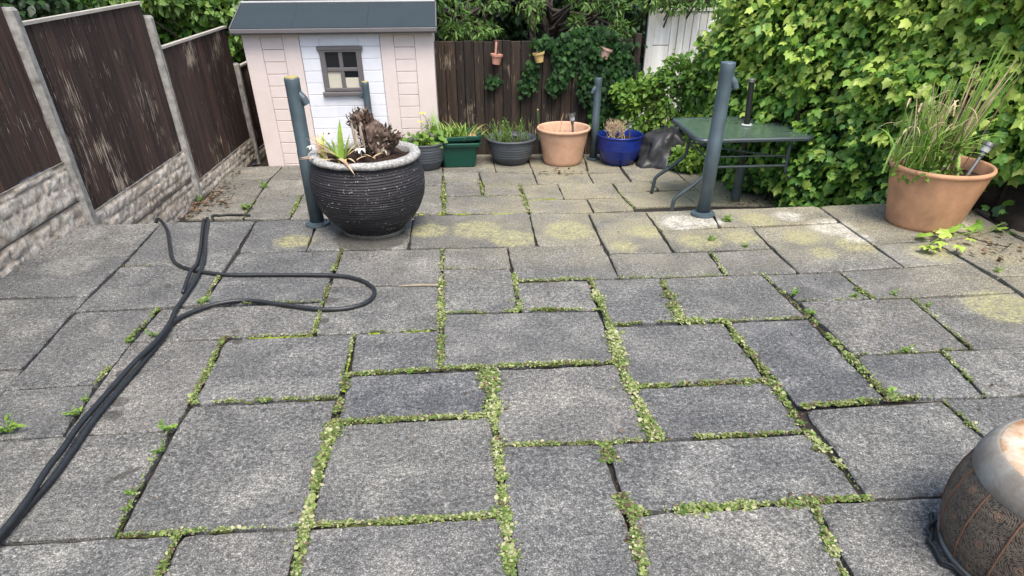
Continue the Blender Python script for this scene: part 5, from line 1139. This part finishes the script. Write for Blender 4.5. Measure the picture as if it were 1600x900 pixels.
# low light-green shrub in the back corner
shb = thing('shrub', (11.2, 40.6, -2.1), 'low bright green shrub in the back corner beside the ivy wall', 'shrub')
def blob(n, c, r, rs, shell=.55):
    d = rs.normal(size=(n,3)); d /= np.linalg.norm(d, axis=1)[:,None]; k = shell+(1-shell)*rs.rand(n)**.7
    lump = 1+.28*vnoise(d*2.1+np.array(c)*.37, 77)+.16*vnoise(d*5+np.array(c)*.37, 78)
    return np.array(c)+d*np.array(r)*(k*lump)[:,None], d
def leafy(parent, blobs, size, T_, m, rs, tb=.45, name='foliage', up_=.6, stuff=True):
    Ps, Ds = [], []
    for (n, c, r) in blobs: p_, d = blob(n, c, r, rs); Ps.append(p_); Ds.append(d)
    P = np.concatenate(Ps); Dd = np.concatenate(Ds); n = len(P)
    N = Dd*.6+np.array([0, -.1, up_])+rs.normal(size=(n,3))*.4; D = Dd*.6+rs.normal(size=(n,3))*.5+np.array([0,0,-.25])
    T = np.clip(tb+.32*vnoise(P*.9, 81)+rs.normal(size=n)*.16, 0, 1)
    o = leaves(name, P, N, D, rs.uniform(size[0], size[1], n), T_, m, parent, None, T)
    if stuff: o['kind'] = 'stuff'
    return o
leafy(shb, [(2200, (12.0, 40.0, .7), (1.8, 1.2, 2.1)), (1500, (10.3, 40.8, .0), (1.3, .8, 1.8)), (700, (12.9, 38.2, -.6), (1.0, 1.2, 1.3)), (500, (9.9, 41.3, .9), (1.3, .5, .5)), (600, (12.6, 37.0, -1.4), (.8, 1.0, .8)), (900, (13.0, 38.6, 1.7), (1.3, 1.3, 1.2)), (500, (11.9, 36.8, -1.5), (.6, .8, .45))], (.20, .40), T_oval(.34), M['shrubl'], np.random.RandomState(9), .55)
mb = MB()
for k in range(16):
    a = R.uniform(0, 6.28); mb.tube([(11.8+math.cos(a)*.2, 40+math.sin(a)*.2, -2.4), (11.8+math.cos(a)*.8, 40+math.sin(a)*.6, -.8), (11.8+math.cos(a)*1.5, 40+math.sin(a)*1.0, R.uniform(.5, 1.7))], [.07, .05, .02], 5)
mb.build('stem', M['stemd'], shb)

# ------------------------------------------------------------------ trees beyond the fences
def tree(name, c, h, r, label, blobs, size, T_, m, seed, tb=.45, lean=0., thick=.35, nb=10, up_=.6):
    if name == 'evergreen_tree': h = 13; blobs = blobs+[(1700, (c[0], c[1]-1.5, 9.2), (5.2, 4.6, 3.6))]; size = (size[0]*1.2, size[1]*1.25)  # taller crown out of view, added to shade the foliage below
    rs = np.random.RandomState(seed); rr = random.Random(seed)
    t = thing(name, c, label, 'tree', None)
    base = Vector(c); topp = base+Vector((lean, 0, h))
    mb = MB(); pts = [base.lerp(topp, k/6)+Vector((rr.gauss(0, .12), rr.gauss(0, .12), 0)) for k in range(7)]
    mb.tube(pts, [thick*(1-.11*k) for k in range(7)], 9); mb.build('trunk', M['trunk'], t, smooth=True)
    mb = MB()
    for k in range(nb):
        (n, bc_, br) = blobs[k%len(blobs)]; s0 = base.lerp(topp, rr.uniform(.35, .9)); e = Vector(bc_)+Vector((rr.uniform(-.6, .6)*br[0], rr.uniform(-.6, .6)*br[1], rr.uniform(-.4, .5)*br[2]))
        mid_ = s0.lerp(e, .5)+Vector((rr.gauss(0, .2), rr.gauss(0, .2), rr.uniform(0, .5))); mb.tube([s0, mid_, e], [.13, .08, .03], 6)
    mb.build('branch', M['trunk'], t)
    leafy(t, blobs, size, T_, m, rs, tb, 'crown', up_)
    return t
OV, LG = T_oval(.3), T_long(.12)
tree('evergreen_tree', (-15.5, 50.0, -2.9), 8, 3, 'dense green tree rising behind the first fence panels at upper left', [(2600, (-15.5, 50, 3.2), (3.4, 2.4, 3.2)), (1500, (-18.5, 48, 4.2), (3., 2.2, 3.0)), (1200, (-13.6, 47.5, 3.2), (2., 1.5, 2.8))], (.26, .5), OV, M['shrubl'], 101, .26)
tree('evergreen_tree', (-25, 49.0, -2.9), 8, 3, 'green tree beyond the left fence at the picture corner', [(2200, (-25.5, 47, 5.), (4., 3., 3.4)), (1500, (-22, 45, 4.6), (3., 2.4, 2.8))], (.26, .5), OV, M['dtree'], 102, .6)
tree('evergreen_tree', (-11.0, 52.0, -2.9), 8, 3, 'dark evergreen between the left fence and the shed', [(2400, (-11.4, 50.5, 3.), (2.8, 2., 3.6)), (1300, (-12.6, 49, 1.2), (2., 1.5, 3.2))], (.24, .46), OV, M['dtree'], 103, .62)
tree('willow_tree', (-12.4, 48.0, -2.9), 7, 3, 'light green leafy branches hanging left of the shed roof', [(420, (-13.2, 46.6, 4.5), (1.5, .8, .55)), (300, (-11.6, 46.6, 3.4), (.6, .6, .6)), (300, (-15.2, 46.2, 5.0), (1.2, .8, .5)), (350, (-17.0, 46.2, 5.0), (1.4, .8, .5))], (.32, .55), OV, M['willow'], 104, .75, nb=14, thick=.22)
tree('evergreen_tree', (-4., 53.0, -2.9), 9, 3, 'dark evergreen behind the shed roof', [(2600, (-6., 51, 4.2), (5., 2.5, 3.2)), (1600, (-1.5, 50.5, 3.2), (2.6, 2., 3.8))], (.24, .46), OV, M['dtree'], 105, .5)
tree('evergreen_tree', (3., 54.0, -2.9), 9, 3, 'very dark evergreen behind the two left hanging pots', [(2600, (2.5, 53.5, 3.0), (3.6, 2., 4.6)), (1500, (6.0, 53.5, 2.6), (3., 2., 4.4))], (.24, .46), OV, M['dtree'], 106, .30)
tree('evergreen_tree', (10., 53.0, -2.9), 9, 3, 'dark evergreen left of the white board panel', [(2400, (9.6, 51.0, 3.0), (2.8, 2., 4.6)), (1800, (14., 52.5, 4.0), (4.5, 2., 4.0)), (900, (10.9, 47., -.3), (.8, 1.2, 2.2))], (.24, .46), OV, M['dtree'], 107, .55)
tree('willow_tree', (1.0, 47.5, -2.9), 8, 3, 'willow-like tree with grey green sprays right of the shed roof', [(260, (.4, 44.6, 4.2), (1.0, .8, .8)), (170, (1.5, 44.6, 3.5), (.8, .5, .4)), (150, (.2, 44.4, 3.5), (.6, .6, .35)), (130, (2.4, 45.2, 4.8), (1.0, .6, .4)), (120, (-.9, 43.6, 5.0), (.7, .5, .35)), (120, (2.4, 45.4, 3.5), (.5, .4, .25))], (.26, .46), LG, M['willow'], 108, .5, nb=26, thick=.2)
tree('willow_tree', (6.3, 49.5, -2.9), 8, 3, 'willow-like tree with bright sprays above the middle hanging pot', [(150, (5.0, 46.4, 4.3), (.6, .6, .8)), (150, (7.8, 45.5, 4.8), (1.2, .6, .4)), (120, (9.3, 45.0, 4.6), (.8, .6, .5)), (60, (4.3, 46.6, 4.7), (1.2, .6, .4)), (170, (9.6, 44.2, 3.5), (.7, .5, .4)), (120, (7.3, 45.6, 3.7), (.35, .4, .35))], (.28, .48), LG, M['willow'], 109, .62, nb=26, thick=.22)
tree('willow_tree', (12.2, 48.5, -2.9), 8, 3, 'leafy sprays overhanging the top of the white board panel', [(170, (11.0, 43.9, 4.9), (.7, .5, .45)), (150, (12.6, 44.4, 4.6), (.9, .4, .35)), (200, (11.6, 44.4, 5.2), (1.6, .5, .35)), (160, (14.2, 44.2, 4.9), (1.0, .5, .4))], (.28, .48), LG, M['willow'], 110, .6, nb=20, thick=.2)
for k, (x, y, lb) in enumerate(((5.2, 49.2, 'thin dark trunk in the gloom behind the yellow hanging pot'), (6.1, 50.2, 'second thin dark trunk right of the yellow hanging pot'), (-13.4, 49.0, 'thin trunk in the green gap left of the shed'))):
    t = thing('bare_trunk', (x, y, -2.9), lb, 'tree'); MB().tube([(x, y, -2.9), (x+.1, y, .5), (x-.05, y, 3.), (x+.15, y+.1, 9.)], [.28, .22, .2, .14], 9).build('trunk', M['trunk'], t, smooth=True)
mb = MB(); rs = np.random.RandomState(31)
# a far wood closes the view
fw_ = leafy(None, [(7000, (x, 62., 3.), (9., 3., 6.5)) for x in (-36, -24, -12, 0, 12, 24, 36)], (.5, .95), OV, M['dtree'], rs, .35, 'far_wood')
V = []; F = []
nx_ = 80
for i in range(nx_+1):
    for k in range(13):
        x = -46+92*i/nx_; z = -2.95+11.5*k/12; V.append((x, 63.5+1.2*vn1(x*.5, z*.5, 1, 5)+.02*(x*x)*.1, z))
for i in range(nx_):
    for k in range(12): F.append((i*13+k, (i+1)*13+k, (i+1)*13+k+1, i*13+k+1))
hb_ = MB().add(V, F).build('wood_undergrowth', M['stemd']); tag(hb_, kind='stuff')

# ------------------------------------------------------------------ plants in the pots
M['grass_g'] = simple('grass_green', (.12,.24,.035), .5, .4, 9., c2=(.22,.34,.06)); M['grass_s'] = simple('grass_straw', (.46,.37,.24), .75, .4, 9., c2=(.28,.19,.11)); M['grass_r'] = simple('reddish_stalk', (.20,.12,.075), .75, .4, 9.)
def blades(name, m, specs, parent):
    mb = MB()
    for s_ in specs: strap(mb, *s_)
    return mb.build(name, M[m], parent)
pg = thing('ornamental_grass', (15.0, 21.9, 1.5), 'tall clump of half dead grass and straw stalks in the right terracotta pot', 'plant')
def stalks(n, cx_, cy_, sx, sy, hlo, hhi, m, lean, r=.020):
    mb = MB()
    for _ in range(n):
        x, y = cx_+R.gauss(0, sx), cy_+R.gauss(0, sy); h = R.uniform(hlo, hhi); lx = lean+R.gauss(0, .12); ly = R.gauss(0, .12)
        P_ = [(x+lx*h*t+.04*vn1(x*5, t*3, 0, 4), y+ly*h*t, 1.5+h*t) for t in (0, .25, .5, .75, 1)]
        mb.tube(P_, [r*1.1, r, r*.95, r*.8, r*.4], 5)
    return mb.build('stalk', M[m], pg)
stalks(14, 14.55, 21.8, .14, .2, 1.2, 2.9, 'grass_s', .02); stalks(22, 14.5, 21.8, .18, .2, 1.2, 2.9, 'grass_g', .02, .018)
stalks(20, 15.35, 21.7, .2, .2, .9, 3.0, 'grass_r', .14); stalks(12, 15.5, 21.7, .14, .2, 2.0, 3.5, 'grass_s', .20, .022); stalks(24, 15.4, 21.8, .2, .2, 1.4, 3.6, 'grass_g', .20, .022); stalks(16, 14.9, 21.8, .25, .25, .8, 2.6, 'grass_s', .06, .015)
blades('blade', 'grass_g', [((14.9+R.gauss(0, .45), 21.8+R.gauss(0, .25), 1.5), R.uniform(0, 6.28), R.uniform(1.2, 2.9), R.uniform(.03, .055), R.uniform(1.1, 1.5), R.uniform(.3, 1.8), 10) for _ in range(90)], pg)
blades('blade', 'grass_s', [((14.9+R.gauss(0, .5), 21.8+R.gauss(0, .25), 2.4+R.random()*1.4), R.choice((0, 3.1))+R.gauss(0, .6), R.uniform(.7, 1.5), R.uniform(.018, .032), R.uniform(.7, 1.4), R.uniform(1.8, 3.4), 12) for _ in range(30)], pg)
blades('blade', 'grass_g', [((15.8, 21.7, 3.6), .3, 1.7, .05, 1.5, .3, 8), ((15.8, 21.7, 3.6), .6, 1.2, .05, 1.45, .3, 8)], pg)
leafy(pg, [(230, (14.9, 21.6, 1.72), (1.1, .9, .28)), (120, (14.4, 21.4, 1.75), (.35, .4, .2)), (90, (15.3, 21.6, 2.2), (.5, .4, .5))], (.14, .26), OV, M['weed'], np.random.RandomState(44), .45, 'leafy_growth')
# green trough grass
gg = thing('grass_clump', (.2, 39.3, -.75), 'bright spiky grass filling the green trough planter', 'plant')
blades('blade', 'strap_g', [((-.55+R.random()*1.3, 39.2+R.gauss(0, .35), -.75), R.uniform(0, 6.28), R.uniform(.5, 1.1), R.uniform(.02, .035), R.uniform(.6, 1.4), R.uniform(.4, 1.2), 6) for _ in range(120)], gg)
blades('blade', 'grass_g', [((-.75+R.gauss(0, .12), 39.2+R.gauss(0, .25), -.75), R.uniform(1.6, 3.6), R.uniform(.9, 1.6), .03, R.uniform(1.1, 1.45), R.uniform(.2, .7), 7) for _ in range(16)], gg)
blades('blade', 'strap_y', [((.7+R.random()*.6, 39.1+R.gauss(0, .3), -.75), R.uniform(-1, 1), R.uniform(.6, 1.3), .022, R.uniform(.5, 1.1), R.uniform(.3, .9), 6) for _ in range(16)], gg)
pb = MB(); pb.lathe((.95, 38.95, -.78), [(.28, 0), (.26, .12), (.14, .2), (.02, .22)], 14); pb.build('pebble', M['terra'], gg)
# leafy plant with yellow flowers
yp = thing('flowering_plant', (-1.6, 38.7, -1.0), 'leafy plant with two yellow flowers behind the big pot', 'plant')
leafy(yp, [(60, (-1.9, 38.6, -.75), (.8, .6, .25)), (40, (-1.1, 38.4, -.6), (.5, .4, .3))], (.24, .46), T_oval(.4), M['weed'], np.random.RandomState(45), .45)
leafy(yp, [(80, (-1.3, 38.8, -.2), (.4, .3, .45))], (.10, .2), OV, M['weed'], np.random.RandomState(46), .8, 'small_leaf')
M['yellow'] = simple('yellow_petal', (.80,.68,.04), .6, .1, 20.)
mb = MB()
for (x, z) in ((-1.55, .48), (-1.68, .12)): MB().tube([(-1.35, 38.7, -1.), (-1.3, 38.7, -.3), (x+.12, 38.6, z-.15), (x, 38.5, z)], [.02, .018, .014, .012], 5).build('stem', M['weed_stem'], yp)
MB().tube([(-1.3, 38.7, -1.), (-1.2, 38.7, .1)], .014, 5).build('stem', M['weed_stem'], yp)
for (x, z, r) in ((-1.57, .52, .17), (-1.70, .14, .14)):
    mb = MB()
    for k in range(7): strap(mb, (x, 38.5, z), k*.9, r*1.2, r*.42, .5, 1.2, 4)
    mb.build('flower', M['yellow'], yp)
mb = MB()
for _ in range(8): strap(mb, (-1.1+R.gauss(0, .25), 38.3, -.88), R.uniform(0, 6), .18, .05, .3, .6, 4)
mb.build('fallen_petal', M['yellow'], yp)
# wispy sprigs in the grey bowl
wp = thing('wispy_plant', (3., 39.5, -1.15), 'thin wispy green sprigs in the grey bowl planter', 'plant')
mb = MB(); Ps = []; Ds = []
for _ in range(70):
    x, y = 2.9+R.gauss(0, .5), 39.5+R.gauss(0, .3); a = R.uniform(0, 6.28); h = R.uniform(.4, 1.25); tx_, ty_ = x+R.gauss(-.1, .3), y+R.gauss(0, .2)
    mb.tube([(x, y, -1.2), ((x+tx_)/2, (y+ty_)/2, -1.2+h*.6), (tx_, ty_, -1.2+h)], [.014, .012, .006], 4)
    for k in range(9):
        f = .3+.7*k/8; Ps.append((x+(tx_-x)*f, y+(ty_-y)*f, -1.2+h*f)); Ds.append((R.gauss(0, .6), R.gauss(0, .6), 1))
mb.build('stem', M['weed_stem'], wp); n = len(Ps)
leaves('small_leaf', np.array(Ps), rdir(n), np.array(Ds), NR.uniform(.08, .17, n), T_long(.2), M['weed'], wp, None, NR.uniform(.1, .7, n))['kind'] = 'stuff'
# dead twigs in the blue pot, a few dry stems in the terracotta one
tw = thing('dead_plant', (8.8, 38.75, -.9), 'bush of bleached dead twigs in the blue pot', 'plant')
mb = MB()
def twig(mb, p, d, L_, r, dep):
    q = p+d*L_; mb.tube([p, p.lerp(q, .5)+Vector((R.gauss(0, .03), R.gauss(0, .03), 0)), q], [r, r*.85, r*.6], 4, False)
    if dep:
        for _ in range(R.choice((2, 2, 3))): twig(mb, q, (d+Vector((R.gauss(0, .5), R.gauss(0, .4), R.gauss(.1, .3)))).normalized(), L_*R.uniform(.55, .85), r*.7, dep-1)
for _ in range(24): twig(mb, Vector((8.75+R.gauss(0, .35), 38.75+R.gauss(0, .3), -.95)), Vector((R.gauss(0, .45), R.gauss(0, .3), 1)).normalized(), R.uniform(.28, .42), .026, 3)
mb.build('twig', M['grass_s'], tw)['kind'] = 'stuff'
td = thing('dead_plant', (5.6, 39.1, -1.0), 'few dry stems lying in the pale terracotta pot', 'plant')
mb = MB()
for _ in range(9):
    mb = MB(); twig(mb, Vector((5.5+R.gauss(0, .45), 39.4+R.gauss(0, .2), -.9)), Vector((R.gauss(0, 1), .2, .55)).normalized(), .36, .018, 1); mb.build('twig', M['grass_s'], td)
mb = MB(); twig(mb, Vector((5.6, 39.0, -.95)), Vector((.1, 0, 1)), .75, .02, 1); mb.build('twig', M['grass_s'], td)
# ivy runner creeping out from behind the right pot
ru = thing('ivy_runner', (16.2, 20.3, 0), 'ivy runner with bright leaves trailing over the slabs below the right pot', 'ivy')
rp = [(17.7, 20.8, .25), (16.9, 20.4, .22), (15.8, 20.1, .15), (15.0, 19.9, .12), (14.4, 19.5, .1), (14.0, 19.2, .12)]
MB().tube(smooth_path(rp), .022, 5).build('runner_stem', M['weed_stem'], ru)
MB().tube([(16.0, 20.0, .12), (16.3, 19.5, .1), (16.7, 19.1, .1), (16.6, 18.9, .28)], .018, 5).build('twig', M['trunk'], ru); MB().tube([(16.7, 19.1, .1), (16.3, 18.8, .12)], .014, 5).build('twig', M['trunk'], ru)
RL0 = [(15.05, 19.35, .48), (15.5, 20.05, .5), (16.15, 19.9, .46), (15.35, 19.2, .42), (16.75, 20.45, .44), (17.15, 20.75, .40), (16.0, 19.15, .40), (17.5, 20.9, .36), (15.75, 19.55, .38), (16.9, 21.0, .38), (16.3, 20.6, .34), (18.1, 20.7, .44), (16.65, 19.75, .30)]
RL = [(x-1.0+.35*max(0, x-16.5), y-.1, s_*.9) for x, y, s_ in RL0]
for k, (x, y, s_) in enumerate(RL):
    o = bpy.data.objects.new('leaf', LM[[5,4,5,5,4,4,5,3,5,3,4,4,5][k]]); C.objects.link(o); o.parent = ru
    o.location = [(x-16.2)*U, (y-20.3)*U, (.16+.1*R.random())*U]; o.rotation_euler = (R.uniform(-.25, .45), R.uniform(-.3, .3), R.uniform(0, 6.28)); o.scale = (s_*1.2,)*3
